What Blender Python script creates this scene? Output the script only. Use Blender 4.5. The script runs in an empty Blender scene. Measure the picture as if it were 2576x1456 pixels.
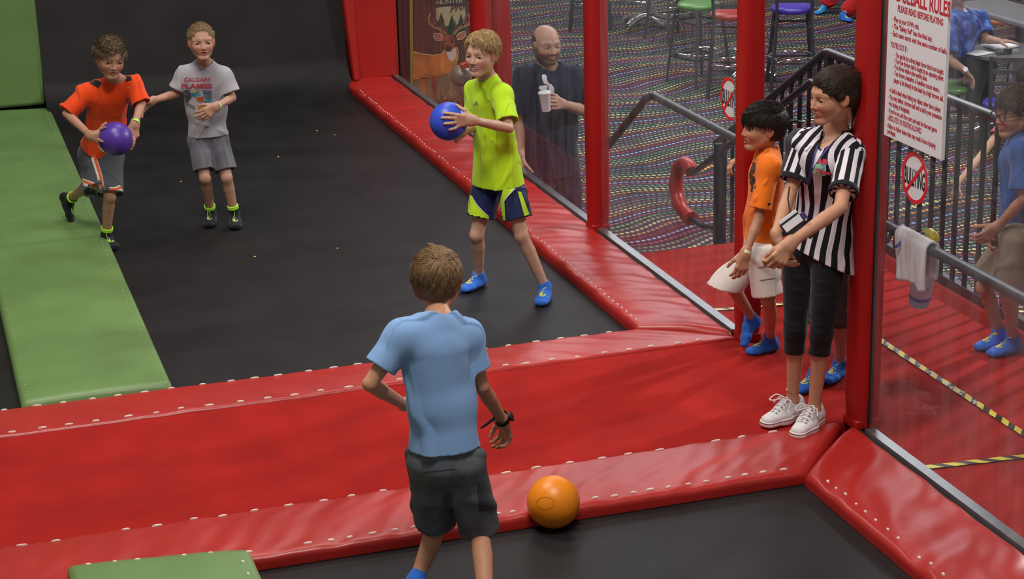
import bpy, bmesh, math, random
import numpy as np
from mathutils import Vector, Matrix
from mathutils.bvhtree import BVHTree

random.seed(7)
S = bpy.context.scene
COL = S.collection

# ------------------------------------------------------------------ camera
IMG_W, IMG_H, FPX = 2576.0, 1456.0, 4900.0
CAM_Z = 3.05
vB = np.array([-354 - 1288., 1546., -FPX]); vB /= np.linalg.norm(vB)       # trampoline lanes run away from the viewer (+y)
vA = np.array([18000 - 1288., 2028., -FPX]); vA -= vB * vA.dot(vB); vA /= np.linalg.norm(vA)
CM = np.array([vA, vB, np.cross(vA, vB)])
cam_data = bpy.data.cameras.new('camera')
cam = bpy.data.objects.new('camera', cam_data); COL.objects.link(cam)
cam_data.sensor_fit = 'HORIZONTAL'; cam_data.sensor_width = 36.0
cam_data.lens = FPX * 36.0 / IMG_W
cam_data.clip_end = 200
cam.matrix_world = Matrix.Translation((0, 0, CAM_Z)) @ Matrix(CM.tolist()).to_4x4()
S.camera = cam
S.view_settings.view_transform = 'Standard'; S.view_settings.look = 'None'
S.view_settings.gamma = 1.0; S.view_settings.use_curve_mapping = False
S.view_settings.exposure = 0.0

# ------------------------------------------------------------------ world and lamps
W = bpy.data.worlds.new('world'); S.world = W; W.use_nodes = True
W.node_tree.nodes['Background'].inputs[0].default_value = (1.0, 0.93, 0.86, 1)
W.node_tree.nodes['Background'].inputs[1].default_value = 0.185

def area(name, loc, target, sx, sy, power, color=(1, .95, .88)):
    l = bpy.data.lights.new(name, 'AREA'); l.shape = 'RECTANGLE'; l.size = sx; l.size_y = sy
    l.energy = power; l.color = color
    o = bpy.data.objects.new(name, l); COL.objects.link(o); o.location = loc
    o.rotation_euler = (Vector(target) - Vector(loc)).to_track_quat('-Z', 'Y').to_euler()
    return o
area('court_ceiling_light', (0.6, 8.6, 6.2), (2.1, 9.0, 0), 1.4, 2.0, 200)
area('court_ceiling_light', (1.6, 4.2, 6.2), (1.8, 6.6, 0), 1.8, 1.2, 225)
area('court_ceiling_light', (3.0, 12.5, 6.0), (2.4, 12.0, 0), 1.4, 1.4, 70)
area('lobby_ceiling_light', (9.5, 9.8, 3.9), (4.2, 7.4, 0), .35, .35, 330, (1, .96, .92))
area('lobby_ceiling_light', (6.8, 15.5, 4.2), (6.0, 16.0, -.9), 4.0, 5.0, 300, (.92, .95, 1))
area('lobby_ceiling_light', (6.0, 22.0, 4.2), (6.0, 21.0, -.9), 5.0, 4.0, 200, (.92, .95, 1))

# ------------------------------------------------------------------ measuring helpers
def ray(x, y):
    return CM @ np.array([(x - 1288.) / FPX, -(y - 728.) / FPX, -1.0])
CP = np.array([0, 0, CAM_Z])
def onz(x, y, z=0.0):
    r = ray(x, y); return r * ((z - CAM_Z) / r[2]) + CP
def onx(x, y, X):
    r = ray(x, y); return r * (X / r[0]) + CP
def ony(x, y, Y):
    r = ray(x, y); return r * (Y / r[1]) + CP
def V(*a): return np.array(a, float)
def nrm(v): v = np.asarray(v, float); return v / (np.linalg.norm(v) + 1e-12)

# ------------------------------------------------------------------ materials
def nt(name):
    m = bpy.data.materials.new(name); m.use_nodes = True
    return m, m.node_tree.nodes, m.node_tree.links, m.node_tree.nodes['Principled BSDF']
def c4(c): return (c[0], c[1], c[2], 1)
def mnode(N, L, op, a, b=None, c=None, clamp=False):
    n = N.new('ShaderNodeMath'); n.operation = op; n.use_clamp = clamp
    for i, v in enumerate((a, b, c)):
        if v is None: continue
        if isinstance(v, (int, float)): n.inputs[i].default_value = v
        else: L.new(v, n.inputs[i])
    return n.outputs[0]
def mat(name, color, rough=.6, var=.0, vscale=8., bump=0., bscale=60., metal=0., coat=0., stretch=None, spec=.5, vcol=False, sheen=0., trans=0.):
    m, N, L, B = nt(name)
    B.inputs['Base Color'].default_value = c4(color); B.inputs['Roughness'].default_value = rough
    B.inputs['Metallic'].default_value = metal; B.inputs['Coat Weight'].default_value = coat
    B.inputs['Coat Roughness'].default_value = .15
    B.inputs['Specular IOR Level'].default_value = spec; B.inputs['Sheen Weight'].default_value = sheen
    B.inputs['Transmission Weight'].default_value = trans
    tc = N.new('ShaderNodeTexCoord'); mp = N.new('ShaderNodeMapping'); L.new(tc.outputs['Object'], mp.inputs[0])
    if stretch: mp.inputs['Scale'].default_value = stretch
    src = None
    if vcol:
        a = N.new('ShaderNodeAttribute'); a.attribute_name = 'Col'; src = a.outputs['Color']
        L.new(src, B.inputs['Base Color'])
    if var > 0:
        n = N.new('ShaderNodeTexNoise'); n.inputs['Scale'].default_value = vscale; n.inputs['Detail'].default_value = 5
        L.new(mp.outputs[0], n.inputs[0])
        r = N.new('ShaderNodeMapRange'); r.inputs[1].default_value = .3; r.inputs[2].default_value = .7
        r.inputs[3].default_value = 1 - var; r.inputs[4].default_value = 1 + var; L.new(n.outputs[0], r.inputs[0])
        mx = N.new('ShaderNodeVectorMath'); mx.operation = 'SCALE'
        if src: L.new(src, mx.inputs[0])
        else: mx.inputs[0].default_value = color
        L.new(r.outputs[0], mx.inputs['Scale']); L.new(mx.outputs[0], B.inputs['Base Color'])
    if bump > 0:
        n2 = N.new('ShaderNodeTexNoise'); n2.inputs['Scale'].default_value = bscale; n2.inputs['Detail'].default_value = 3
        L.new(mp.outputs[0], n2.inputs[0])
        b = N.new('ShaderNodeBump'); b.inputs['Strength'].default_value = bump; b.inputs['Distance'].default_value = .01
        L.new(n2.outputs[0], b.inputs['Height']); L.new(b.outputs[0], B.inputs['Normal'])
    return m

M = {}
M['vinyl'] = mat('red_vinyl', (.40, .018, .014), .34, .12, 2.2, .25, 9, spec=.5)
M['vinyl_post'] = mat('red_post_vinyl', (.40, .008, .008), .42, .06, 3, .1, 12, spec=.4)
M['green'] = mat('green_vinyl', (.137, .240, .072), .45, .14, 2.4, .12, 10)
M['carpet'] = mat('red_carpet', (.37, .014, .011), .95, .16, 3.5, .5, 320, spec=.15)
M['bed'] = mat('black_trampoline_mesh', (.0135, .012, .013), .50, .30, 3.0, .10, 500, spec=.22)
M['lace'] = mat('white_lacing', (.75, .66, .60), .6, .1, 30)
M['gunmetal'] = mat('dark_gunmetal', (.10, .10, .12), .32, .05, 5, metal=.6)
M['black_metal'] = mat('black_painted_metal', (.012, .012, .02), .28, .05, 5, spec=.6, coat=.3)
M['worn_metal'] = mat('worn_grey_pipe', (.07, .07, .08), .35, .35, 30, metal=.5)
M['chrome'] = mat('chrome', (.75, .75, .78), .12, metal=1)
M['alu'] = mat('aluminium_channel', (.33, .33, .35), .3, .1, 20, metal=.8)
M['darkgap'] = mat('black_rubber', (.012, .012, .012), .6)
M['white'] = mat('white_plastic', (.78, .76, .80), .45, .03, 6)
M['sign_text'] = mat('red_print', (.52, .03, .05), .5)
M['red_ring'] = mat('red_sticker_print', (.75, .02, .03), .4)
M['ink'] = mat('black_print', (.012, .012, .018), .5)

def glass_mat():
    m, N, L, B = nt('clear_acrylic_glass'); N.remove(B)
    out = N['Material Output']
    t = N.new('ShaderNodeBsdfTransparent'); t.inputs[0].default_value = (.93, .94, .95, 1)
    g = N.new('ShaderNodeBsdfGlossy'); g.inputs['Roughness'].default_value = .03
    d = N.new('ShaderNodeBsdfDiffuse'); d.inputs[0].default_value = (.75, .78, .85, 1)
    ge = N.new('ShaderNodeNewGeometry'); dt = N.new('ShaderNodeVectorMath'); dt.operation = 'DOT_PRODUCT'
    L.new(ge.outputs['Normal'], dt.inputs[0]); L.new(ge.outputs['Incoming'], dt.inputs[1])
    fr = mnode(N, L, 'POWER', mnode(N, L, 'SUBTRACT', 1.0, mnode(N, L, 'ABSOLUTE', dt.outputs['Value'])), 5.0)
    m1 = N.new('ShaderNodeMixShader'); L.new(mnode(N, L, 'MULTIPLY_ADD', fr, .42, .03, clamp=True), m1.inputs[0])
    L.new(t.outputs[0], m1.inputs[1]); L.new(g.outputs[0], m1.inputs[2])
    tc = N.new('ShaderNodeTexCoord'); n = N.new('ShaderNodeTexNoise'); mp = N.new('ShaderNodeMapping')
    mp.inputs['Scale'].default_value = (1, 7, 1.6); L.new(tc.outputs['Object'], mp.inputs[0]); L.new(mp.outputs[0], n.inputs[0])
    n.inputs['Scale'].default_value = 1.6; n.inputs['Detail'].default_value = 4
    r = N.new('ShaderNodeMapRange'); r.inputs[1].default_value = .35; r.inputs[2].default_value = .85
    r.inputs[3].default_value = .03; r.inputs[4].default_value = .13; L.new(n.outputs[0], r.inputs[0])
    m2 = N.new('ShaderNodeMixShader'); L.new(r.outputs[0], m2.inputs[0])
    L.new(m1.outputs[0], m2.inputs[1]); L.new(d.outputs[0], m2.inputs[2]); L.new(m2.outputs[0], out.inputs[0])
    return m
M['glass'] = glass_mat()

def lobby_carpet():
    m, N, L, B = nt('patterned_lobby_carpet')
    B.inputs['Roughness'].default_value = .95; B.inputs['Specular IOR Level'].default_value = .1
    tc = N.new('ShaderNodeTexCoord'); sp = N.new('ShaderNodeSeparateXYZ'); L.new(tc.outputs['Object'], sp.inputs[0])
    x, y = sp.outputs[0], sp.outputs[1]
    nz = N.new('ShaderNodeTexNoise'); nz.inputs['Scale'].default_value = .9; nz.inputs['Detail'].default_value = 1
    L.new(tc.outputs['Object'], nz.inputs[0])
    w1 = mnode(N, L, 'MULTIPLY', mnode(N, L, 'SINE', mnode(N, L, 'MULTIPLY_ADD', x, 3.6, mnode(N, L, 'MULTIPLY', y, 1.3))), .085)
    w2 = mnode(N, L, 'MULTIPLY', nz.outputs[0], .55)
    yy = mnode(N, L, 'ADD', mnode(N, L, 'ADD', y, mnode(N, L, 'MULTIPLY', x, -.10)), mnode(N, L, 'ADD', w1, w2))
    v = mnode(N, L, 'DIVIDE', yy, .068)
    row = mnode(N, L, 'FLOOR', v); fv = mnode(N, L, 'FRACT', v)
    wn = N.new('ShaderNodeTexWhiteNoise'); wn.noise_dimensions = '1D'; L.new(row, wn.inputs['W'])
    u = mnode(N, L, 'ADD', mnode(N, L, 'DIVIDE', x, .045), mnode(N, L, 'MULTIPLY', wn.outputs[0], 5.))
    fu = mnode(N, L, 'FRACT', u)
    ex = mnode(N, L, 'POWER', mnode(N, L, 'ABSOLUTE', mnode(N, L, 'DIVIDE', mnode(N, L, 'SUBTRACT', fu, .5), .37)), 2.0)
    ey = mnode(N, L, 'POWER', mnode(N, L, 'ABSOLUTE', mnode(N, L, 'DIVIDE', mnode(N, L, 'SUBTRACT', fv, .5), .235)), 2.0)
    fade = N.new('ShaderNodeMapRange'); fade.inputs[1].default_value = .35; fade.inputs[2].default_value = .6; fade.inputs[3].default_value = .45
    nf = N.new('ShaderNodeTexNoise'); nf.inputs['Scale'].default_value = 2.6; nf.inputs['Detail'].default_value = 1; L.new(tc.outputs['Object'], nf.inputs[0]); L.new(nf.outputs[0], fade.inputs[0])
    dash = mnode(N, L, 'MULTIPLY', mnode(N, L, 'LESS_THAN', mnode(N, L, 'ADD', ex, ey), 1.0), fade.outputs[0])
    ramp = N.new('ShaderNodeValToRGB'); ramp.color_ramp.interpolation = 'CONSTANT'
    cols = [(0, (.66, .62, .28)), (.143, (.26, .27, .17)), (.286, (.17, .30, .14)), (.429, (.32, .08, .13)), (.571, (.34, .35, .56)), (.714, (.30, .035, .045)), (.857, (.66, .30, .08))]
    el = ramp.color_ramp.elements
    el[0].position = 0; el[0].color = c4(cols[0][1]); el[1].position = cols[1][0]; el[1].color = c4(cols[1][1])
    for p, c in cols[2:]:
        e = el.new(p); e.color = c4(c)
    L.new(mnode(N, L, 'FRACT', mnode(N, L, 'DIVIDE', mnode(N, L, 'ADD', row, .5), 7.)), ramp.inputs[0])
    base = N.new('ShaderNodeValToRGB'); e = base.color_ramp.elements
    e[0].position = .3; e[0].color = (.026, .030, .044, 1); e[1].position = .62; e[1].color = (.060, .034, .060, 1)
    k = e.new(.46); k.color = (.028, .038, .044, 1)
    k = e.new(.72); k.color = (.06, .018, .028, 1)
    nb = N.new('ShaderNodeTexNoise'); nb.inputs['Scale'].default_value = 1.6; nb.inputs['Detail'].default_value = 0
    cx = N.new('ShaderNodeCombineXYZ'); L.new(mnode(N, L, 'MULTIPLY', x, .25), cx.inputs[0]); L.new(yy, cx.inputs[1])
    L.new(cx.outputs[0], nb.inputs[0]); L.new(nb.outputs[0], base.inputs[0])
    mx = N.new('ShaderNodeMix'); mx.data_type = 'RGBA'; L.new(dash, mx.inputs[0])
    L.new(base.outputs[0], mx.inputs[6]); L.new(ramp.outputs[0], mx.inputs[7]); L.new(mx.outputs[2], B.inputs['Base Color'])
    return m
M['lobby_carpet'] = lobby_carpet()

def tape_mat():
    m, N, L, B = nt('yellow_black_hazard_tape'); B.inputs['Roughness'].default_value = .35
    tc = N.new('ShaderNodeTexCoord'); sp = N.new('ShaderNodeSeparateXYZ'); L.new(tc.outputs['UV'], sp.inputs[0])
    f = mnode(N, L, 'FRACT', mnode(N, L, 'ADD', sp.outputs[0], mnode(N, L, 'MULTIPLY', sp.outputs[1], .45)))
    s = mnode(N, L, 'LESS_THAN', f, .52)
    mx = N.new('ShaderNodeMix'); mx.data_type = 'RGBA'; L.new(s, mx.inputs[0])
    mx.inputs[6].default_value = (.02, .016, .016, 1); mx.inputs[7].default_value = (.80, .66, .06, 1)
    n = N.new('ShaderNodeTexNoise'); n.inputs['Scale'].default_value = 40; n.inputs['Detail'].default_value = 6
    L.new(tc.outputs['Object'], n.inputs[0])
    wear = mnode(N, L, 'MULTIPLY', mnode(N, L, 'GREATER_THAN', n.outputs[0], .55),
                 mnode(N, L, 'LESS_THAN', sp.outputs[0], N.new('ShaderNodeValue').outputs[0]))
    for q in N:
        if q.type == 'VALUE': q.outputs[0].default_value = 9.0
    m2 = N.new('ShaderNodeMix'); m2.data_type = 'RGBA'; L.new(mnode(N, L, 'MULTIPLY', wear, .75), m2.inputs[0])
    L.new(mx.outputs[2], m2.inputs[6]); m2.inputs[7].default_value = (.62, .60, .62, 1)
    L.new(m2.outputs[2], B.inputs['Base Color'])
    b = N.new('ShaderNodeBump'); b.inputs['Strength'].default_value = .5; b.inputs['Distance'].default_value = .003
    L.new(n.outputs[0], b.inputs['Height']); L.new(b.outputs[0], B.inputs['Normal'])
    return m
M['tape'] = tape_mat()

# ------------------------------------------------------------------ object helpers
def tag(o, label=None, cat=None, group=None, kind=None):
    if label: o['label'] = label
    if cat: o['category'] = cat
    if group: o['group'] = group
    if kind: o['kind'] = kind
    return o
def empty(name, loc, label=None, cat=None, group=None, kind=None, rz=0):
    o = bpy.data.objects.new(name, None); COL.objects.link(o); o.location = loc
    o.rotation_euler = (0, 0, rz); o.empty_display_size = .1
    return tag(o, label, cat, group, kind)
def copy_tree(o, parent=None):
    c = o.copy(); COL.objects.link(c); c.parent = parent
    for ch in list(o.children): copy_tree(ch, c)
    return c
def wloc(o):
    v = Vector((0, 0, 0))
    while o: v += Vector(o.location); o = o.parent
    return v
class MB:
    """collects shapes, then links them as one mesh object (coordinates relative to the parent)"""
    def __init__(s): s.v = []; s.f = []; s.m = []; s.cur = 0
    def add(s, vs, fs):
        b = len(s.v); s.v += [tuple(map(float, p)) for p in vs]; s.f += [tuple(i + b for i in f) for f in fs]; s.m += [s.cur] * len(fs); return s
    def box(s, lo, hi):
        x0, y0, z0 = lo; x1, y1, z1 = hi
        return s.add([(x0, y0, z0), (x1, y0, z0), (x1, y1, z0), (x0, y1, z0), (x0, y0, z1), (x1, y0, z1), (x1, y1, z1), (x0, y1, z1)],
                     [(0, 3, 2, 1), (4, 5, 6, 7), (0, 1, 5, 4), (1, 2, 6, 5), (2, 3, 7, 6), (3, 0, 4, 7)])
    def bar(s, a, b, w, h, up=(0, 0, 1)):
        a = np.array(a, float); b = np.array(b, float); d = nrm(b - a); r = np.cross(d, up)
        if np.linalg.norm(r) < 1e-4: r = np.cross(d, (1, 0, 0))
        r = nrm(r); u = np.cross(r, d)
        vs = [p + r * sx * w / 2 + u * sy * h / 2 for p in (a, b) for sx, sy in ((-1, -1), (1, -1), (1, 1), (-1, 1))]
        return s.add(vs, [(0, 1, 2, 3), (7, 6, 5, 4), (0, 4, 5, 1), (1, 5, 6, 2), (2, 6, 7, 3), (3, 7, 4, 0)])
    def tube(s, pts, r, n=10, closed=False):
        pts = [np.array(p, float) for p in pts]; k = len(pts)
        rr = r if hasattr(r, '__len__') else [r] * k
        prev = None; vs = []
        for i, p in enumerate(pts):
            if closed: d = nrm(pts[(i + 1) % k] - pts[i - 1])
            else: d = nrm(pts[min(i + 1, k - 1)] - pts[max(i - 1, 0)])
            if prev is None:
                prev = np.cross(d, (0, 0, 1));
                if np.linalg.norm(prev) < .05: prev = np.cross(d, (1, 0, 0))
            prev = nrm(prev - d * prev.dot(d)); b = np.cross(d, prev)
            for j in range(n):
                t = 2 * math.pi * j / n; vs.append(p + (prev * math.cos(t) + b * math.sin(t)) * rr[i])
        fs = []
        for i in range(k if closed else k - 1):
            a = i * n; c = ((i + 1) % k) * n
            for j in range(n): fs.append((a + j, c + j, c + (j + 1) % n, a + (j + 1) % n))
        if not closed: fs += [tuple(range(n)), tuple(reversed(range((k - 1) * n, k * n)))]
        return s.add(vs, fs)
    def lathe(s, prof, c=(0, 0, 0), n=32, axis=None):
        R = np.eye(3)
        if axis is not None:
            z = nrm(axis); x = np.cross(z, (0, 1, 0));
            if np.linalg.norm(x) < .05: x = np.cross(z, (1, 0, 0))
            x = nrm(x); R = np.array([x, np.cross(z, x), z]).T
        vs = [np.array(c) + R @ np.array([r * math.cos(2 * math.pi * j / n), r * math.sin(2 * math.pi * j / n), z]) for r, z in prof for j in range(n)]
        fs = [(i * n + j, i * n + (j + 1) % n, (i + 1) * n + (j + 1) % n, (i + 1) * n + j) for i in range(len(prof) - 1) for j in range(n)]
        fs += [tuple(reversed(range(n))), tuple(range((len(prof) - 1) * n, len(prof) * n))]
        return s.add(vs, fs)
    def build(s, name, mt, parent=None, smooth=True, label=None, origin=None, bevel=0, sharp=35):
        o0 = wloc(parent) if parent else Vector(origin if origin is not None else (0, 0, 0))
        me = bpy.data.meshes.new(name)
        me.from_pydata([tuple(Vector(p) - o0) for p in s.v] if (parent is None or origin is not None or True) else s.v, [], s.f)
        mts = mt if isinstance(mt, (list, tuple)) else [mt]
        for q in mts: me.materials.append(q)
        if len(mts) > 1:
            for p, i in zip(me.polygons, s.m): p.material_index = i
        me.validate()
        o = bpy.data.objects.new(name, me); COL.objects.link(o)
        if parent: o.parent = parent
        else: o.location = o0
        if bevel:
            b = o.modifiers.new('b', 'BEVEL'); b.width = bevel; b.segments = 2; b.limit_method = 'ANGLE'; b.angle_limit = .6
        if smooth:
            me.shade_smooth() if hasattr(me, 'shade_smooth') else None
            me.set_sharp_from_angle(angle=math.radians(sharp))
        if label: o['label'] = label
        return o

def text_shape(body, size, bold=0.0, align='LEFT', xscale=1.0, shear=0.0, spacing=1.0):
    """returns (verts2d, faces) of a line of lettering"""
    cu = bpy.data.curves.new('t', 'FONT'); cu.body = body; cu.size = size; cu.offset = bold; cu.align_x = align
    cu.resolution_u = 3; cu.shear = shear; cu.space_character = spacing
    ob = bpy.data.objects.new('t', cu); COL.objects.link(ob)
    dg = bpy.context.evaluated_depsgraph_get()
    me = bpy.data.meshes.new_from_object(ob.evaluated_get(dg))
    vs = [(v.co.x * xscale, v.co.y) for v in me.vertices]; fs = [tuple(p.vertices) for p in me.polygons]
    bpy.data.objects.remove(ob); bpy.data.curves.remove(cu); bpy.data.meshes.remove(me)
    return vs, fs
def disc2(cx, cy, r, ry=None, n=28):
    ry = ry or r
    return [(cx + r * math.cos(2 * math.pi * i / n), cy + ry * math.sin(2 * math.pi * i / n)) for i in range(n)]
def poly2(pts): return list(pts), [tuple(range(len(pts)))]
def ring2(r0, r1, sy=1, n=40):
    vs = [(r * math.cos(2 * math.pi * i / n), r * sy * math.sin(2 * math.pi * i / n)) for r in (r0, r1) for i in range(n)]
    return vs, [(i, (i + 1) % n, n + (i + 1) % n, n + i) for i in range(n)]
def stroke2(pts, w):
    """a ribbon along a 2-D polyline"""
    P = [np.array(p, float) for p in pts]; vs = []
    for i, p in enumerate(P):
        d = nrm(P[min(i + 1, len(P) - 1)] - P[max(i - 1, 0)]); n = np.array([-d[1], d[0]])
        ww = w[i] if hasattr(w, '__len__') else w
        vs += [tuple(p + n * ww / 2), tuple(p - n * ww / 2)]
    return vs, [(2 * i, 2 * i + 1, 2 * i + 3, 2 * i + 2) for i in range(len(P) - 1)]
def place_flat(mb, shape, o, u, v, lift=(0, 0, 0)):
    o = np.array(o, float) + np.array(lift)
    mb.add([o + np.array(u) * a + np.array(v) * b for a, b in shape[0]], shape[1])
def wrap(name, shapes, o, u, v, target, mt, parent, off=.002, sub=1, label=None):
    """lays flat lettering or marks onto a curved surface"""
    u = nrm(u); n = nrm(np.cross(u, v))
    if n.dot(CM @ V(0, 0, 1)) > .93: n = nrm(CP - np.array(o, float)); u = nrm(u - n * u.dot(n))
    v = np.cross(n, u)
    bm = bmesh.new()
    for vs, fs in shapes:
        bv = [bm.verts.new((a, b, 0)) for a, b in vs]
        for f in fs:
            try: bm.faces.new([bv[i] for i in f])
            except ValueError: pass
    bmesh.ops.triangulate(bm, faces=bm.faces[:])
    for _ in range(sub):
        le = [e for e in bm.edges if e.calc_length() > .008]
        if le: bmesh.ops.subdivide_edges(bm, edges=le, cuts=1); bmesh.ops.triangulate(bm, faces=bm.faces[:])
    to = wloc(target)
    bv = target.get('_bvh')
    tree = BVHC[target.name]
    o = np.array(o, float); miss = []
    for w in list(bm.verts):
        p = Vector(o + u * w.co.x + v * w.co.y); d = Vector(-n)
        h = tree.ray_cast(p - d * .35 - to, d, .8)
        if h[0] is not None:
            q = h[0] + to - d * off
        else: miss.append(w); continue
        w.co = q
    if miss: bmesh.ops.delete(bm, geom=miss, context='VERTS')
    o0 = wloc(parent)
    bmesh.ops.translate(bm, verts=bm.verts[:], vec=-o0)
    me = bpy.data.meshes.new(name); bm.to_mesh(me); bm.free(); me.materials.append(mt)
    me.shade_smooth()
    ob = bpy.data.objects.new(name, me); COL.objects.link(ob); ob.parent = parent
    if label: ob['label'] = label
    return ob
BVHC = {}

# ------------------------------------------------------------------ distance-field sculpting (people, cloth)
def smin(a, b, k):
    if k <= 0: return np.minimum(a, b)
    h = np.maximum(k - np.abs(a - b), 0) / k
    return np.minimum(a, b) - h * h * (k * .25)
class Field:
    def __init__(s): s.ops = []; s.disp = None
    def cap(s, a, b, ra, rb=None, k=.012, q=1., r=None, cuts=(), hollow=0, op=1):
        rb = ra if rb is None else rb
        a = np.array(a, float); b = np.array(b, float); R = max(ra, rb) * max(q, 1) + k + .012
        s.ops.append(('cap', np.minimum(a, b) - R, np.maximum(a, b) + R, k, op, (a, b, ra, rb, q, None if r is None else nrm(r)), cuts, hollow)); return s
    def ell(s, c, rad, R=None, k=.01, cuts=(), op=1):
        c = np.array(c, float); m = max(rad) + k + .012
        s.ops.append(('ell', c - m, c + m, k, op, (c, np.array(rad, float), np.eye(3) if R is None else np.array(R)), cuts, 0)); return s
    def _eval(s, o, X, Y, Z):
        if o[0] == 'cap':
            a, b, ra, rb, q, r = o[5]; ba = b - a; L2 = ba.dot(ba) + 1e-12
            px, py, pz = X - a[0], Y - a[1], Z - a[2]
            t = np.clip((px * ba[0] + py * ba[1] + pz * ba[2]) / L2, 0, 1)
            px = px - t * ba[0]; py = py - t * ba[1]; pz = pz - t * ba[2]
            l2 = px * px + py * py + pz * pz
            if r is not None and q != 1:
                c = px * r[0] + py * r[1] + pz * r[2]; l2 = l2 + c * c * (1 / q ** 2 - 1)
            d = np.sqrt(np.maximum(l2, 0)) - (ra + t * (rb - ra))
        else:
            c, rad, R = o[5]; px, py, pz = X - c[0], Y - c[1], Z - c[2]
            k0 = 0; k1 = 0
            for i in range(3):
                w = (px * R[i][0] + py * R[i][1] + pz * R[i][2]) / rad[i]; k0 = k0 + w * w; k1 = k1 + (w / rad[i]) ** 2
            k0 = np.sqrt(k0); d = k0 * (k0 - 1) / np.maximum(np.sqrt(k1), 1e-6)
        for pt, n in o[6]:
            pl = (X - pt[0]) * n[0] + (Y - pt[1]) * n[1] + (Z - pt[2]) * n[2]
            d0 = d; d = np.maximum(d, pl)
            if o[7]:
                d = np.maximum(d, -np.maximum(d0 + .009, -(pl + o[7])))
        return d
    def build(s, res=.006, fine=()):
        add = [o for o in s.ops if o[4] > 0]
        lo = np.min([o[1] for o in add], 0); hi = np.max([o[2] for o in add], 0)
        ax = []
        for i in range(3):
            c = [lo[i]]
            while c[-1] < hi[i]:
                st = res
                for fl, fh, fr in fine:
                    if fl[i] - res < c[-1] < fh[i]: st = min(st, fr)
                c.append(c[-1] + st)
            ax.append(np.array(c, np.float32))
        D = np.full([len(a) for a in ax], .08, np.float32)
        for o in s.ops:
            sl = []
            for i in range(3):
                a = max(np.searchsorted(ax[i], o[1][i]) - 1, 0); b = min(np.searchsorted(ax[i], o[2][i]) + 1, len(ax[i]))
                sl.append(slice(a, b))
            if any(q.stop <= q.start for q in sl): continue
            sl = tuple(sl)
            X = ax[0][sl[0]][:, None, None]; Y = ax[1][sl[1]][None, :, None]; Z = ax[2][sl[2]][None, None, :]
            d = s._eval(o, X, Y, Z).astype(np.float32)
            if o[4] > 0: D[sl] = smin(D[sl], d, o[3])
            elif o[4] < 0: D[sl] = -smin(-D[sl], d, o[3])
        Vt, Q = nets(ax, D)
        if s.disp:      # creases push the cloth in and out along the limb or trunk it hangs on
            N_ = np.zeros_like(Vt); Wt = np.zeros(len(Vt))
            for o in s.ops:
                if o[0] != 'cap' or o[4] < 0: continue
                a, b, ra, rb, q, r = o[5]; ba = b - a; t = np.clip((Vt - a) @ ba / (ba.dot(ba) + 1e-9), 0, 1); of = Vt - a - t[:, None] * ba; ln = np.linalg.norm(of, axis=1) + 1e-6
                w = np.exp(-np.abs(ln - (ra + t * (rb - ra)) * (1 + (q - 1) * .5)) / .012); N_ += of / ln[:, None] * w[:, None]; Wt += w
            N_ /= np.linalg.norm(N_, axis=1)[:, None] + 1e-6
            Vt = Vt + N_ * s.disp(Vt)[:, None]
        return Vt, Q
def nets(ax, D):
    Sg = D < 0
    c = np.zeros(tuple(n - 1 for n in D.shape), np.int8)
    for i in (0, 1):
        for j in (0, 1):
            for k in (0, 1):
                c += Sg[i:D.shape[0] - 1 + i, j:D.shape[1] - 1 + j, k:D.shape[2] - 1 + k]
    I = np.array(np.nonzero((c > 0) & (c < 8)))
    idx = np.full(c.shape, -1, np.int32); idx[tuple(I)] = np.arange(I.shape[1])
    acc = np.zeros((I.shape[1], 3)); cnt = np.zeros(I.shape[1])
    corners = [(i, j, k) for i in (0, 1) for j in (0, 1) for k in (0, 1)]
    for a in corners:
        for b in corners:
            df = [b[t] - a[t] for t in range(3)]
            if sum(df) != 1 or min(df) < 0: continue
            ia = [I[t] + a[t] for t in range(3)]; ib = [I[t] + b[t] for t in range(3)]
            da = D[tuple(ia)]; db = D[tuple(ib)]; m = (da < 0) != (db < 0)
            t = np.where(m, da / np.where(m, da - db, 1), 0)
            for q in range(3):
                pa = ax[q][ia[q]]; pb = ax[q][ib[q]]; acc[:, q] += np.where(m, pa + t * (pb - pa), 0)
            cnt += m
    Vt = acc / np.maximum(cnt, 1)[:, None]
    Q = []
    n0, n1, n2 = D.shape
    for axn in range(3):
        s0 = [slice(None)] * 3; s1 = [slice(None)] * 3; s0[axn] = slice(0, -1); s1[axn] = slice(1, None)
        A = Sg[tuple(s0)]; Bq = Sg[tuple(s1)]
        E = np.array(np.nonzero(A != Bq)); o1, o2 = [t for t in range(3) if t != axn]
        ok = (E[o1] > 0) & (E[o2] > 0) & (E[o1] < D.shape[o1] - 1) & (E[o2] < D.shape[o2] - 1); E = E[:, ok]
        inside = A[tuple(E)]
        def cell(d1, d2):
            e = E.copy(); e[o1] -= d1; e[o2] -= d2; return idx[tuple(e)]
        q = np.stack([cell(1, 1), cell(0, 1), cell(0, 0), cell(1, 0)], 1)
        flip = inside if axn != 1 else ~inside
        q = np.where(flip[:, None], q, q[:, ::-1]); Q.append(q)
    Q = np.concatenate(Q); Q = Q[(Q >= 0).all(1)]
    # light smoothing
    n = len(Vt)
    for _ in range(1):
        nb = np.zeros((n, 3)); ct = np.zeros(n)
        for a, b in ((0, 1), (1, 2), (2, 3), (3, 0)):
            for u, w in ((a, b), (b, a)):
                for t in range(3): nb[:, t] += np.bincount(Q[:, u], Vt[Q[:, w], t], n)
                ct += np.bincount(Q[:, u], minlength=n)
        Vt = Vt * .5 + .5 * nb / np.maximum(ct, 1)[:, None]
    return Vt, Q
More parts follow.
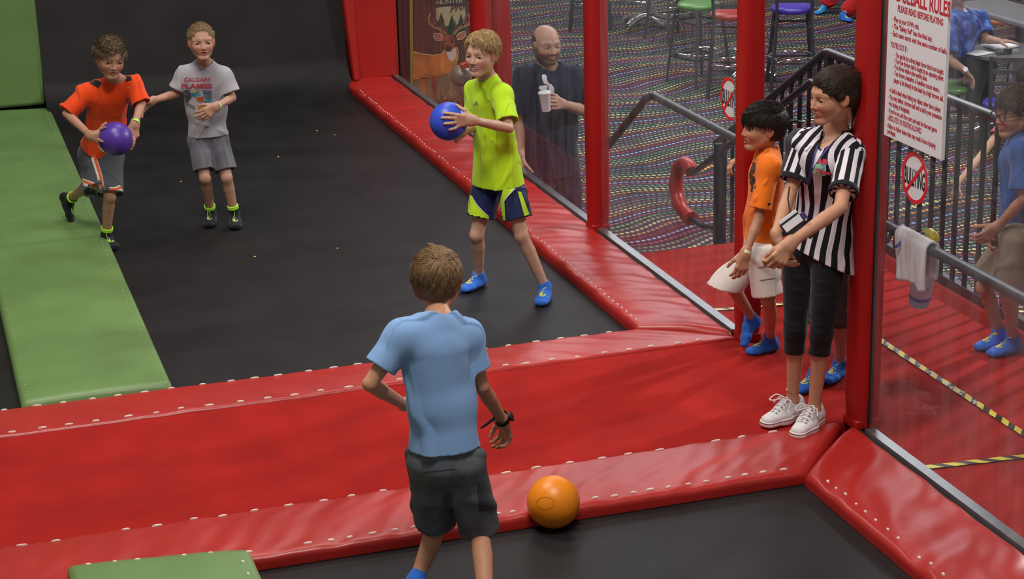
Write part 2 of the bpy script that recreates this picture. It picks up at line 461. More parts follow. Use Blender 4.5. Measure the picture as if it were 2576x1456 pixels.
def link_mesh(name, VQ, mt, parent, color=None, label=None, attr=None, bvh=False):
    Vt, Q = VQ; o0 = np.array(wloc(parent)) if parent else np.zeros(3)
    me = bpy.data.meshes.new(name)
    me.vertices.add(len(Vt)); me.vertices.foreach_set('co', (Vt - o0).astype(np.float32).ravel())
    me.loops.add(Q.size); me.loops.foreach_set('vertex_index', Q.astype(np.int32).ravel())
    me.polygons.add(len(Q)); me.polygons.foreach_set('loop_start', np.arange(0, Q.size, 4, dtype=np.int32))
    me.update(calc_edges=True); me.validate()
    me.materials.append(mt); me.shade_smooth()
    if color is not None:
        c = np.ones((len(Vt), 4), np.float32); c[:, :3] = color(Vt) if callable(color) else color
        a = me.color_attributes.new('Col', 'FLOAT_COLOR', 'POINT'); a.data.foreach_set('color', c.ravel())
    if attr is not None:
        a = me.attributes.new('su', 'FLOAT', 'POINT'); a.data.foreach_set('value', attr(Vt).astype(np.float32))
    o = bpy.data.objects.new(name, me); COL.objects.link(o); o.parent = parent
    if label: o['label'] = label
    if bvh:
        BVHC[o.name] = BVHTree.FromPolygons([tuple(p) for p in (Vt - o0).tolist()], Q.tolist())
    return o
# ================================================================== the place
XG, XI, XL0, XL1, XR = 3.57, 3.15, .30, .96, 4.80           # glass line, inner pad edge, green pad, guard rail
YF0, YF1, YN0, YN1, YW, YD = 7.86, 8.20, 6.33, 6.76, 14.38, 9.32
BZ = -.04                                                    # trampoline beds lie a little below the pads
LZ = -.90                                                    # lobby floor

def struct(name, mb, mt, **k):
    o = mb.build(name, mt, **k); o['kind'] = 'structure'; return o
b = MB(); b.box((-2.5, YF1 - .04, BZ - .02), (XL0 + .04, YW, BZ)); trampoline = None
rng = np.random.RandomState(3)
def waves(n, fx, seed):
    r = np.random.RandomState(seed); k = r.normal(size=(n, 2)) * np.array(fx); ph = r.rand(n) * 6.28; am = r.rand(n) + .3
    return k, ph, am / am.sum()
def pad(name, A0, A1, B0, B1, thick, mt, parent=None, rad=.02, wr=.004, freq=(26, 5), nseg=None, puff=.006, seed=1, z=0., crease=0):
    """upholstered pad: A0-A1 is one long edge, B0-B1 the other (2-D points), top at z"""
    A0, A1, B0, B1 = [np.array(p, float) for p in (A0, A1, B0, B1)]
    Ln = np.linalg.norm(A1 - A0); nseg = nseg or max(8, int(Ln / .025)); k, ph, am = waves(9, freq, seed)
    w = np.linalg.norm(B0 - A0); nw = 22
    prof = [(0, -thick), (0, -rad * 1.1)] + [(rad * (1 - math.cos(t)), -rad * (1 - math.sin(t))) for t in (.4, .8, 1.2)]
    mid = [(rad + (w - 2 * rad) * i / (nw - 1), 0) for i in range(nw)]
    prof = prof + mid + [(w - p[0], p[1]) for p in reversed(prof)]
    vs = []
    for i in range(nseg + 1):
        u = i / nseg; a = A0 + (A1 - A0) * u; c = B0 + (B1 - B0) * u
        e = min(u, 1 - u) * Ln; er = max(0, 1 - e / rad) if e < rad else 0
        for (s, h) in prof:
            v = s / w; p = a + (c - a) * v
            h2 = h
            if h > -thick + 1e-6:
                x, y = u * Ln, v * w
                f = sum(am[j] * math.sin(k[j][0] * x + k[j][1] * y + ph[j] + 1.3 * math.sin(k[j][1] * 1.7 * y + 2.1 * x)) for j in range(9))
                env = min(1, min(v, 1 - v) * w / .03 + .25)
                h2 = h + wr * 2.2 * f * env + puff * math.sin(math.pi * v) - er * rad * .8
            vs.append((p[0], p[1], z + h2))
    n = len(prof); fs = [(i * n + j, (i + 1) * n + j, (i + 1) * n + j + 1, i * n + j + 1) for i in range(nseg) for j in range(n - 1)]
    fs += [tuple(range(n)), tuple(reversed(range(nseg * n, nseg * n + n)))]
    m = MB(); m.add(vs, fs)
    bm = bmesh.new()
    o = m.build(name, mt, parent, sharp=60)
    bm.from_mesh(o.data); bmesh.ops.recalc_face_normals(bm, faces=bm.faces[:]); bm.to_mesh(o.data); bm.free()
    return o
def lacing(rows, parent, step=.08, ln=.022, wd=.008, z=.004, mt=None, seed=1, name='lacing_loop'):
    r = np.random.RandomState(seed); src = None; p0 = wloc(parent)
    cv = [c for c in parent.children if c.name.startswith('cover')][0].data
    tree = BVHTree.FromPolygons([tuple(v.co) for v in cv.vertices], [tuple(q.vertices) for q in cv.polygons])
    for a, c in rows:
        a = np.array(a, float); c = np.array(c, float); L = np.linalg.norm(c - a); n = int(L / step); d = (c - a) / L; ang = math.atan2(d[1], d[0])
        for i in range(n):
            if r.rand() < .05: continue
            p = a + d * (i + .5 + r.uniform(-.12, .12)) * step
            if src is None:
                m = MB(); ring = [(math.cos(t), math.sin(t)) for t in np.linspace(0, 2 * math.pi, 10, endpoint=False)]
                vs = [(q[0] * ln / 2 * e, q[1] * wd / 2 * e, hh) for e, hh in ((1, -.004), (.75, .003), (.3, .0045)) for q in ring]
                fs = [(l * 10 + j, l * 10 + (j + 1) % 10, (l + 1) * 10 + (j + 1) % 10, (l + 1) * 10 + j) for l in (0, 1) for j in range(10)] + [tuple(range(20, 30))]
                m.add(vs, fs); src = m.build(name, mt or M['lace']); src.parent = parent; o = src
            else: o = src.copy(); COL.objects.link(o)
            h_ = tree.ray_cast(Vector((p[0], p[1], 1)) - p0, Vector((0, 0, -1)), 2); zz = (h_[0] + p0).z + .001 if h_[0] is not None else z
            o.location = Vector((p[0], p[1], zz)) - p0; o.rotation_euler = (0, 0, ang); o.scale = (r.uniform(.75, 1.15), r.uniform(.8, 1.1), 1)

# trampoline beds
def bed(name, x0, x1, y0, y1, label):
    m = MB(); m.box((x0, y0, BZ - .02), (x1, y1, BZ))
    o = m.build(name, M['bed']); tag(o, label, 'trampoline'); return o
bed('trampoline_bed', XL1 - .03, XI + .04, YF1 - .05, YW - .45, 'large black trampoline bed behind the red platform')
bed('trampoline_bed', -2.0, XL0 + .03, YF1 - .05, YW, 'black trampoline bed beyond the green strip, at the left edge')
bed('trampoline_bed', XL1 - .03, XI + .03, 3.6, YN0 + .06, 'black trampoline bed in front, with the orange ball on it')
prof = [(YW - .45, BZ)] + [(YW - .44 + .42 * math.sin(q), BZ + .30 * (1 - math.cos(q))) for q in np.linspace(.05, 1.35, 9)] + [(YW + .25, 2.6)]
vs = [(x, y, z) for x in np.linspace(XL1 - .03, XI + .04, 5) for y, z in prof]; n = len(prof)
m = MB(); fs = [(i * n + j, (i + 1) * n + j, (i + 1) * n + j + 1, i * n + j + 1) for i in range(4) for j in range(n - 1)]
m.add(vs, fs); m.add([(x, y + .02, z - .02) for x, y, z in vs], [tuple(reversed(f)) for f in fs])
tag(m.build('wall_trampoline', M['bed'], sharp=70), 'black trampoline wall curving up at the far end behind the two left boys', 'trampoline')

# red pads and the middle deck
t = empty('frame_pad', (2.0, 8.0, 0), 'red vinyl pad strip between the far black bed and the red walkway', 'pad')
pad('cover', (-1.6, YF0), (XG, YF0), (-1.6, YF1), (XI, YF1 - .04), .050, M['vinyl'], t, wr=.0028, seed=5, z=.012, rad=.018)
lacing([((-1.5, YF0 + .035), (XG - .12, YF0 + .03)), ((-1.5, YF1 - .012), (XI - .05, YF1 - .052))], t, .12, .042, .012, z=.012, seed=3)
t = empty('frame_pad', (2.0, 6.5, 0), 'red vinyl pad strip along the front of the red walkway, beside the orange ball', 'pad')
pad('cover', (-1.6, YN0), (XI, YN0), (-1.6, YN1), (XG - .05, YN1), .050, M['vinyl'], t, wr=.0032, seed=8, z=.012, rad=.022)
lacing([((-1.5, YN0 + .05), (XI, YN0 + .05)), ], t, .078, .036, .012, z=.014, seed=4)
lacing([((-1.5, YN1 - .02), (XG - .1, YN1 - .02))], t, .125, .044, .012, z=.010, seed=9)
t = empty('frame_pad', (3.36, 11, 0), 'red wrinkled vinyl pad running along the foot of the glass wall to the far wall', 'pad')
pad('cover', (XI, YF1 - .02), (XI, YW - .02), (XG - .03, YF0 + .04), (XG - .03, YW - .02), .052, M['vinyl'], t, wr=.0065, freq=(30, 4), seed=11, z=.014, rad=.022, puff=.014)
lacing([((XI + .035, YF1 + .03), (XI + .035, YW - .4))], t, .062, .018, .010, z=.016, seed=6)
t = empty('frame_pad', (3.36, 5.4, 0), 'red shiny vinyl pad at lower right, below the hazard tape', 'pad')
pad('cover', (XI - .02, 3.6), (XI - .02, YN0 - .02), (XG - .03, 3.6), (XG - .03, YN1 - .04), .052, M['vinyl'], t, wr=.0065, freq=(28, 4), seed=12, z=.014, rad=.022, puff=.012)
lacing([((XI + .03, 3.7), (XI + .03, YN0 - .02))], t, .08, .020, .012, z=.017, seed=7)
m = MB(); m.box((-2.0, YN1, -.09), (XG + .02, YF0, .004))
tag(m.build('carpeted_walkway', M['carpet'], bevel=.006), 'flat red carpeted walkway crossing the picture between the two padded strips', 'walkway')
# right-hand deck with steps down to the lobby
m = MB(); m.box((XG + .02, 3.6, -.16), (XR + .06, YD, 0)); struct('floor', m, M['carpet'])
t = empty('stair_flight', (4.2, YD + .6, LZ), 'red carpeted steps going down from the deck to the lobby', 'stairs')
for i in range(4):
    m = MB(); m.box((XG + .06, YD + .28 * i + .002, LZ), (XR + .04, YD + .28 * (i + 1), -.18 * (i + 1))); m.build('step', M['carpet'], t, bevel=.008)
m = MB(); m.box((XG + .00, 1, LZ), (XG + .03, YW, -.17)); struct('wall_side', m, M['darkgap'])
m = MB(); m.add([(XG + .03, 0, LZ), (16, 0, LZ), (16, 34, LZ), (XG + .03, 34, LZ)], [(0, 1, 2, 3)]); struct('floor_lobby', m, M['lobby_carpet'])
m = MB(); m.box((-3, 3, -.9), (XG - .01, YW + .8, -.2)); struct('floor_court', m, M['darkgap'])

# green pads
t = empty('side_pad', (.63, 11, 0), 'green vinyl pad strip along the left side of the far black bed', 'pad')
pad('cover', (XL0, YF1 + .02), (XL0, YW - .04), (XL1, YF1 + .02), (XL1, YW - .06), .052, M['green'], t, wr=.0028, freq=(9, 6), seed=21, z=.014, rad=.025, puff=.01)
lacing([((XL1 - .045, YF1 + .1), (XL1 - .045, YW - .1)), ((XL0 + .035, YF1 + .1), (XL0 + .035, 10))], t, .095, .018, .009, z=.017, mt=mat('green_lacing', (.30, .36, .22), .6), seed=2)
GA, GB = .325, .955
t = empty('side_pad', (.64, 5.4, 0), 'raised green pad with white lacing at the bottom left, on the red strip', 'pad')
pad('cover', (GA, 3.8), (GA, 6.385), (GB, 3.8), (GB, 6.285), .055, M['green'], t, wr=.003, freq=(9, 6), seed=22, z=.085, rad=.03, puff=.008)
lacing([((GB - .045, 4.5), (GB - .045, 6.23)), ((GA + .03, 6.345), (GB - .06, 6.25))], t, .085, .022, .012, z=.092, seed=5)
t = empty('wall_pad', (.5, YW, 0), 'upright green vinyl pad in the top left corner', 'pad')
m = MB(); m.box((-.4, YW - .05, .03), (XL1 - .03, YW + .06, 2.6)); m.build('cover', M['green'], t, bevel=.03)
t = empty('wall_pad', (3.4, YW, 0), 'upright red vinyl pad right of the black wall trampoline', 'pad')
m = MB(); m.box((XI + .06, YW - .04, .0), (XG + .03, YW + .1, 2.6)); m.build('cover', M['vinyl'], t, bevel=.03)
# slanting inner pad of the far wall
t = empty('wall_pad', (3.16, YW - .05, 0), 'narrow red pad edge beside the black wall trampoline', 'pad')
q_ = [(XI + .065, YW - .12, .02), (XI + .12, YW - .12, .02), (XI + .12, YW + .1, 2.6), (XI - .10, YW + .1, 2.6)]
m = MB(); m.add(q_ + [(x, y + .2, z) for x, y, z in q_], [(0, 1, 2, 3), (5, 4, 7, 6), (4, 0, 3, 7), (1, 5, 6, 2), (3, 2, 6, 7), (4, 5, 1, 0)]); m.build('cover', M['vinyl'], t, bevel=.015)
m = MB(); m.box((-3, YW + .9, -.9), (XG, YW + 1.0, 3.2)); struct('wall_back', m, mat('dark_wall', (.02, .02, .022), .8))

# glass wall: channel, posts, panes
m = MB(); m.box((XG - .022, 3.6, 0), (XG + .022, 6.62, .022)); m.box((XG - .022, 7.95, 0), (XG + .022, YW, .022))
struct('trim_1', m, M['alu'], smooth=False)
m = MB(); m.box((XG - .05, 3.6, -.02), (XG - .022, 6.66, .008)); m.box((XG - .05, 7.95, -.02), (XG - .022, YW, .008)); struct('trim_2', m, M['darkgap'], smooth=False)
for i, (y0, y1) in enumerate(((3.6, 6.62), (7.93, 9.77), (9.91, 11.95), (12.09, 14.2))):
    m = MB(); m.add([(XG, y0, .02), (XG, y1, .02), (XG, y1, 3.4), (XG, y0, 3.4)], [(0, 1, 2, 3)]); struct('window_%d' % (i + 1), m, M['glass'], smooth=False)
def post(y, x, w, label, ybase=0, zc=None, dx=0):
    t = empty('padded_post', (x, y, 0), label, 'post')
    m = MB(); n = 24; vs = []
    zs = list(np.linspace(.035, 3.4, 30))
    for i, z in enumerate(zs):
        for j in range(n):
            a = 2 * math.pi * j / n; c, s = math.cos(a), math.sin(a)
            e = (abs(c) ** 4 + abs(s) ** 4) ** -.25
            r = w / 2 * e * (1 + .02 * math.sin(3.1 * z + a * 2) + .012 * math.sin(9 * z + a))
            if i == 0: r *= .9
            vs.append((x + r * c, y + r * s, z))
    m.add(vs, [(i * n + j, i * n + (j + 1) % n, (i + 1) * n + (j + 1) % n, (i + 1) * n + j) for i in range(29) for j in range(n)] + [tuple(reversed(range(n))), tuple(range(29 * n, 30 * n))])
    m.build('padding', M['vinyl_post'], t)
    m = MB(); m.box((x - w * .46, y - w * .46, .0), (x + w * .46, y + w * .46, .045)); m.build('base', M['vinyl_post'], t, bevel=.01)
    if dx: m = MB(); m.box((x - .004, y - w / 2 - .006, .03), (x + .012, y - w / 2 + .004, 3.4)); m.build('seam', M['darkgap'], t, smooth=False)
    return t
post(12.02, XG, .125, 'red padded post behind the boy in the yellow shirt')
post(9.84, XG, .118, 'red padded post right of the man holding a white cup')
post(7.85, XG + .01, .112, 'red padded post behind the boy in the orange shirt')
post(6.71, XG + .01, .125, 'red padded post behind the referee, left of the rules sign', dx=1)
m = MB(); ca, cb = ony(1244, 200, 14.0)[0], ony(1291, 200, 14.0)[0]; m.box((ca, 14.0, LZ), (cb, 14.2, 3.2)); tag(m.build('lobby_column', M['vinyl_post'], bevel=.03), 'dark red column beyond the glass, left of the man with a cup', 'column')

# ---- rules sign, stickers
def plane_frame(X): return V(X, 0, 0), V(0, -1, 0), V(0, 0, 1)
SY0, SY1, SZ0, SZ1 = 6.545, 6.105, 1.268, 2.10
t = empty('rules_sign', (XG - .02, 6.32, SZ0), 'white rules board with red lettering on the glass at upper right', 'sign')
m = MB(); m.box((XG - .022, SY1, SZ0), (XG - .008, SY0, SZ1)); m.build('board', M['white'], t, bevel=.002)
def put_text(lst, X, name, mt, parent):
    m = MB()
    for (s, y, z, size, kw) in lst:
        shp = text_shape(s, size, **kw); place_flat(m, shp, (X, y, z), (0, -1, 0), (0, 0, 1))
    return m.build(name, mt, parent, smooth=False)
def zt(px, py): p = onx(px, py, XG - .024); return p[1], p[2]
lines = []
def L_(s, px, py, size, bold=.0006, xs=.8, px2=None):
    y, z = zt(px, py)
    if px2:
        y2, z2 = zt(*px2); w = text_shape(s, 1.0)[0]; wid = max(a for a, _ in w); xs = (y - y2) / (wid * size)
    lines.append((s, y, z, size, dict(bold=bold, xscale=xs)))
L_('DODGEBALL RULES', 2225, -8, .076, .0022, px2=(2389, 45))
L_('PLEASE READ BEFORE PLAYING', 2257, 28, .034, .0011, px2=(2371, 62))
for s, a, c in (('- Play at your OWN risk.', (2244, 52), (2311, 71)), ('- The "Safety Ref" has the final say.', (2243, 70), (2344, 101)), ('- Each team starts with the same number of balls.', (2241, 88), (2381, 132)),
             ("YOU'RE OUT IF :", (2239, 117), (2282, 132)), ('- You get hit by a direct legal throw that is not caught.', (2249, 142), (2373, 180)),
             ('- Your live thrown ball is caught by an opposing player.', (2248, 157), (2373, 198)), ('- You throw while in the neutral zone.', (2247, 172), (2331, 200)),
             ('- You throw a headshot. A headshot occurs when a', (2246, 188), (2362, 228)), ('  player is hit directly in the head by a high thrown ball.', (2244, 205), (2372, 249)),
             ('- A ball is dead when hitting any object other than a player.', (2235, 230), (2366, 277)), ('- You may deflect a thrown ball with a ball in your possession.', (2234, 247), (2369, 298)),
             ('- No kicking of dodgeballs.', (2233, 264), (2287, 286)), ("- If you're out, exit the court and wait for the next game.", (2232, 281), (2356, 333)),
             ('- ABSOLUTELY NO FIGHTING ALLOWED', (2231, 300), (2316, 336)), ('- Failure to follow these rules may result in loss of playing', (2229, 319), (2352, 372)), ('  privileges.', (2228, 333), (2252, 344))):
    L_(s, a[0], a[1], .030 if s.isupper() else .0265, .0008, px2=c)
put_text(lines[:1], XG - .0226, 'title', M['sign_text'], t); put_text(lines[1:2], XG - .0226, 'subtitle', M['sign_text'], t)
for a_, b_ in ((2, 5), (5, 6), (6, 11), (11, 18)): put_text(lines[a_:b_], XG - .0226, 'lettering', M['sign_text'], t)

def no_sticker(cy, cz, r, rz, label, clip=None, X=XG - .004):
    t = empty('anti_bullying_sticker', (X, cy, cz - rz), label, 'sticker', 'no bullying stickers on the glass')
    m = MB(); place_flat(m, poly2(disc2(0, 0, r, rz, 48)), (X, cy, cz), (0, -1, 0), (0, 0, 1)); m1 = m.build('disc', M['white'], t, smooth=False)
    m = MB(); vs, fs = ring2(r * .84, r, rz / r, 48); place_flat(m, (vs, fs), (X - .0015, cy, cz), (0, -1, 0), (0, 0, 1))
    place_flat(m, poly2([(-r * .66, -rz * .56), (-r * .56, -rz * .66), (r * .66, rz * .56), (r * .56, rz * .66)]), (X - .0018, cy, cz), (0, -1, 0), (0, 0, 1)); m2 = m.build('ring_and_slash', M['red_ring'], t, smooth=False)
    m = MB(); shp = text_shape('BULLYING', r * .95, bold=.0018, align='CENTER'); wid = max(a for a, _ in shp[0]) - min(a for a, _ in shp[0])
    k = 1.56 * r / wid; place_flat(m, ([(a * k, b) for a, b in shp[0]], shp[1]), (X - .0012, cy, cz - r * .33), (0, -1, 0), (0, 0, 1)); m3 = m.build('word', M['ink'], t, smooth=False)
    if clip is not None:
        for o in (m1, m2, m3):
            bm = bmesh.new(); bm.from_mesh(o.data)
            bmesh.ops.bisect_plane(bm, geom=bm.verts[:] + bm.edges[:] + bm.faces[:], plane_co=(0, clip - cy, 0), plane_no=(0, -1, 0), clear_outer=True); bm.to_mesh(o.data); bm.free()
    return t
no_sticker(6.325, 1.148, .098, .100, 'round no bullying sticker on the glass below the rules sign')
pa = onx(1813, 245, XG - .004); pb = onx(1846, 262, XG - .004)
no_sticker(pa[1] - .105, (onx(1833, 195, XG)[2] + onx(1833, 296, XG)[2]) / 2, .105, .100, 'cut off no bullying sticker on the glass left of the boy in orange', clip=pb[1])

# ---- hazard tape
def tape(name, a, c, w, label, off=0.):
    a = np.array(a, float); c = np.array(c, float); d = c - a; L = np.linalg.norm(d); d /= L; s = np.array([-d[1], d[0]])
    n = max(2, int(L / .03)); vs = []; uv = []
    for i in range(n + 1):
        p = a + d * L * i / n; h = .0065 + .0012 * math.sin(i * 1.3)
        for q in (-1, 1): vs.append(tuple(p + s * q * w / 2) + (h,)); uv.append((L * i / n / .098 + off, q * .5))
    m = MB(); m.add(vs, [(2 * i, 2 * i + 2, 2 * i + 3, 2 * i + 1) for i in range(n)])
    o = m.build(name, M['tape']); me = o.data; l = me.uv_layers.new(name='UVMap')
    for lp in me.loops: l.data[lp.index].uv = uv[lp.vertex_index]
    bm = bmesh.new(); bm.from_mesh(me); bmesh.ops.recalc_face_normals(bm, faces=bm.faces[:]); bm.to_mesh(me); bm.free()
    return tag(o, label, 'tape', 'yellow and black floor tape')
tape('hazard_tape', (4.14, 7.62), (4.135, 5.2), .034, 'long yellow and black tape strip running towards the viewer on the red deck')
tape('hazard_tape', (3.60, 6.215), (4.12, 6.165), .036, 'short yellow and black tape strip at lower right, across the red deck', 20.)
tape('hazard_tape', (3.60, 8.29), (4.14, 8.22), .032, 'yellow and black tape piece on the deck behind the orange shirt boy')

# ---- railings
def rail_level(y): return .957
AY = 9.52
def top_z(y): return .957 if y <= AY else .957 - (y - AY) * .565
t = empty('guard_railing', (XR, 8, 0), 'black guard railing with upright bars along the red deck and down the steps', 'railing')
m = MB(); m.tube([(XR, 3.6, .957), (XR, AY - .02, .957), (XR, AY + .02, .95), (XR, 11.02, top_z(11.02))], .026, 12); m.build('top_rail', M['black_metal'], t)
m = MB(); m.bar((XR, 3.6, .05), (XR, AY, .05), .045, .05); m.bar((XR, AY, .05), (XR, 11.0, .05 - 1.48 * .565), .045, .05); m.build('bottom_rail', M['black_metal'], t, bevel=.004)
y = 3.7; k = 0
while y < 11.0:
    big = abs(y - AY) < .058 or abs(y - 7.25) < .058 or y > 10.9
    zb = .05 if y <= AY else .05 - (y - AY) * .565
    if big: zb = max(zb - .1, LZ) if y > AY else 0
    w = .042 if big else .019
    m = MB(); m.box((XR - w / 2, y - w / 2, zb), (XR + w / 2, y + w / 2, top_z(y) - .01)); m.build('post' if big else 'baluster', M['black_metal'], t, smooth=False); y += .116
# handrail inside the guard
HX = 4.70
pA, pB = onx(2041, 206, HX), onx(1962, 268, HX)
sl = (pB[2] - pA[2]) / (pB[1] - pA[1])
pend = onx(1742, 436, HX)
t = empty('stair_handrail', (HX, 10.4, LZ), 'black handrail beside the steps ending in a loop wrapped in red padding', 'handrail')
m = MB(); m.tube([(HX, pA[1] - .5, pA[2]), pA, pB, tuple(pend)], .021, 12); m.build('rail', M['black_metal'], t)
lp = [onx(a, c, HX + .0) for a, c in ((1742, 436), (1728, 412), (1708, 422), (1700, 470), (1712, 520), (1745, 556))]
q = []
for i in range(len(lp) - 1):
    for s in range(4):
        P0, P1, P2, P3 = lp[max(i - 1, 0)], lp[i], lp[i + 1], lp[min(i + 2, len(lp) - 1)]; u = s / 4
        q.append(.5 * ((2 * P1) + (-P0 + P2) * u + (2 * P0 - 5 * P1 + 4 * P2 - P3) * u ** 2 + (-P0 + 3 * P1 - 3 * P2 + P3) * u ** 3))
q.append(lp[-1])
m = MB(); m.tube(q[1:-1], [.046 + .003 * math.sin(i * 1.9) for i in range(len(q) - 2)], 14); m.build('loop_padding', M['vinyl'], t, label='split red padding wrapped around the end loop')
m = MB(); m.tube([q[-2], q[-1], onx(1768, 568, HX), onx(1800, 574, HX)], .020, 10); m.build('lower_return', M['black_metal'], t)
pe = onx(1806, 574, HX)
m = MB(); m.box((HX - .022, pe[1] - .022, LZ), (HX + .022, pe[1] + .022, onx(1806, 360, HX)[2])); m.build('end_post', M['black_metal'], t, smooth=False)
m = MB(); m.tube([(HX, pB[1] - .1, pB[2] + .02), (HX, pB[1] - .1, pB[2] - .06), (XR, pB[1] - .1, pB[2] - .08)], .008, 8); m.build('bracket', M['black_metal'], t)
# handrail on the glass, towards the lobby
HG = XG + .10
t = empty('wall_handrail', (HG, 9, .4), 'grey handrail fixed behind the glass between two red posts', 'handrail')
pts = [onx(1520, 380, HG), onx(1627, 246, HG), onx(1645, 240, HG), onx(1870, 360, HG)]
m = MB(); m.tube(pts, .021, 12); m.build('rail', M['worn_metal'], t)
m = MB(); m.tube([onx(1520, 352, HG), onx(1526, 372, HG), onx(1524, 388, HG) , onx(1516, 394, HG - .05)], .009, 8); m.build('bracket', M['black_metal'], t)
t = empty('wall_handrail', (HG, 6, .8), 'grey metal handrail with a towel over it, right of the referee', 'handrail')
RZ = .845
m = MB(); m.tube([(HG, 6.77, RZ - .03), (HG, 6.72, RZ), (HG, 3.7, RZ)], .021, 12); m.build('rail', M['worn_metal'], t)
m = MB(); m.tube([(HG, 6.66, RZ), (HG - .02, 6.67, RZ - .05), (XG + .03, 6.69, RZ - .07)], .009, 8); m.build('bracket', M['black_metal'], t)
m = MB(); m.tube([(HG, 4.9, RZ), (HG, 4.9, RZ - .06), (XG + .01, 4.9, RZ - .07)], .009, 8); m.build('bracket', M['black_metal'], t)

# ---- towel and spray bottle on that handrail
ya, yb = onx(2268, 590, HG)[1], onx(2345, 630, HG)[1]
def towel():
    m = MB(); n = 40; prof = []
    r = .028
    for s in np.linspace(0, .165, 14): prof.append((HG - r, RZ + .0 - .165 + s))
    for a in np.linspace(0, math.pi, 9)[1:-1]: prof.append((HG - r * math.cos(a), RZ + r * math.sin(a)))
    for s in np.linspace(0, .125, 10): prof.append((HG + r, RZ - s))
    vs = []; k = len(prof)
    for i in range(n + 1):
        u = i / n; y = ya + (yb - ya) * u
        for j, (x, z) in enumerate(prof):
            hang = max(0, RZ - z); w = 1 - .10 * hang / .165
            e = .006 * math.sin(u * 17 + hang * 16) * (hang / .16) + .003 * math.sin(u * 41)
            yy = (ya + yb) / 2 + (y - (ya + yb) / 2) * w - (.010 * hang / .165 if j < 18 else 0)
            vs.append((x + (e if j < 18 else -e), yy, z - (.008 * math.sin(u * 9) if hang > .1 else 0)))
    fs = [(i * k + j, (i + 1) * k + j, (i + 1) * k + j + 1, i * k + j + 1) for i in range(n) for j in range(k - 1)]
    m.add(vs, fs); o = m.build('towel', mat('white_terry', (.80, .78, .80), .95, .04, 20, .35, 300, sheen=.3), sharp=80)
    s = o.modifiers.new('s', 'SOLIDIFY'); s.thickness = .010; s.offset = 0
    return tag(o, 'white terry towel draped over the handrail right of the referee', 'towel')
towel()
def spray():
    b0, b1 = onx(2311, 764, HG + .072), onx(2339, 596, HG + .060); ax = nrm(b1 - b0); H = np.linalg.norm(b1 - b0) - .03; r = .042
    t = empty('spray_bottle', b0, 'blue tinted spray bottle with a yellow nozzle hung on the handrail behind the towel', 'bottle')
    m = MB(); m.lathe([(.001, 0), (r * .92, 0), (r, .010), (r, H * .62), (r * .8, H * .75), (.016, H * .93), (.014, H)], b0, 28, axis=ax)
    m.build('bottle_body', mat('blue_plastic', (.22, .50, .85), .2, .05, 10, spec=.6), t)
    m = MB(); m.lathe([(r + .001, .050), (r + .0015, .052), (r + .0015, H * .6), (r + .001, H * .6 + .002)], b0, 28, axis=ax); m.build('label_sleeve', mat('pale_label', (.50, .58, .80), .5, .25, 30), t)
    m = MB(); m.lathe([(r + .002, .034), (r + .002, .046)], b0, 28, axis=ax); m.build('label_band', mat('blue_print', (.02, .05, .40), .4), t)
    m = MB(); m.lathe([(.001, H - .01), (.019, H - .01), (.019, H + .02), (.001, H + .02)], b0, 16, axis=ax); m.build('collar', mat('navy_plastic', (.02, .04, .22), .35), t)
    m = MB(); c = b0 + ax * (H + .03); vs = []
    prof = [(-.045, -.016), (-.050, .004), (-.030, .026), (.0, .036), (.035, .030), (.052, .012), (.050, -.006), (.018, -.010), (.012, -.022), (-.012, -.022)]
    for xx in (-.017, .017):
        for a, h in prof: vs.append((c[0] + xx * (1 if h < .02 else .6), c[1] - a, c[2] + h))
    n = len(prof); m.add(vs, [tuple(range(n)), tuple(reversed(range(n, 2 * n)))] + [(i, n + i, n + (i + 1) % n, (i + 1) % n) for i in range(n)])
    m.build('nozzle', mat('yellow_plastic', (.80, .68, .03), .3), t, bevel=.004)
    m = MB(); m.tube([c + V(-.005, .02, .01), c + V(-.03, .045, -.002), c + V(-.085, .055, -.020), c + V(-.115, .062, -.048)], [.009, .009, .008, .005], 10)
    m.build('trigger', mat('navy_plastic_trigger', (.03, .06, .28), .35), t)
spray()

# ---- balls
def ball(name, px, py, rpx, color, label, Y=None, floor=None, spec=.5, marks=False):
    if floor is not None:
        c = onz(px, py, floor + .1); r = rpx / FPX * np.dot(c - CP, CM @ V(0, 0, -1)); c = onz(px, py, floor + r); r = rpx / FPX * np.dot(c - CP, CM @ V(0, 0, -1)); c = onz(px, py, floor + r)
    else:
        c = ony(px, py, Y); r = rpx / FPX * np.dot(c - CP, CM @ V(0, 0, -1))
    t = empty(name, c - V(0, 0, r), label, 'ball')
    m = MB(); m.lathe([(max(1e-4, r * math.sin(a)), -r * math.cos(a)) for a in np.linspace(.01, math.pi - .01, 34)], c, 56, axis=nrm(V(.3, .5, .8)))
    o = m.build('ball_skin', mat(name + '_' + label.split()[0], color, .34, .05, 14, .10, 240, spec=spec), t, sharp=180)
    pl = MB(); a = nrm(V(.3, .5, .8)); pl.lathe([(.0005, r + .0002), (.007, r + .0002), (.008, r - .001)], c, 12, axis=a)
    pl.build('air_valve', mat('valve_' + label.split()[0], tuple(v * .5 for v in color), .5), t)
    if marks:
        BVHC[o.name] = BVHTree.FromPolygons([tuple(v.co) for v in o.data.vertices], [tuple(p.vertices) for p in o.data.polygons])
        n = -ray(px, py); n = nrm(n); u = nrm(np.cross(V(0, 0, 1), n)); v = np.cross(n, u)
        shp = [ring2(.030, .034, .7)] + [([(a * .9, b * .9 + .004) for a, b in text_shape('8.5', .026, align='CENTER')[0]], text_shape('8.5', .026, align='CENTER')[1])]
        wrap('faded_print', [shp[0]], c - u * .03 - v * .005, u, v, o, mat('faded_orange_print', (.60, .17, .01), .5), t, .0008)
    return t, c, r
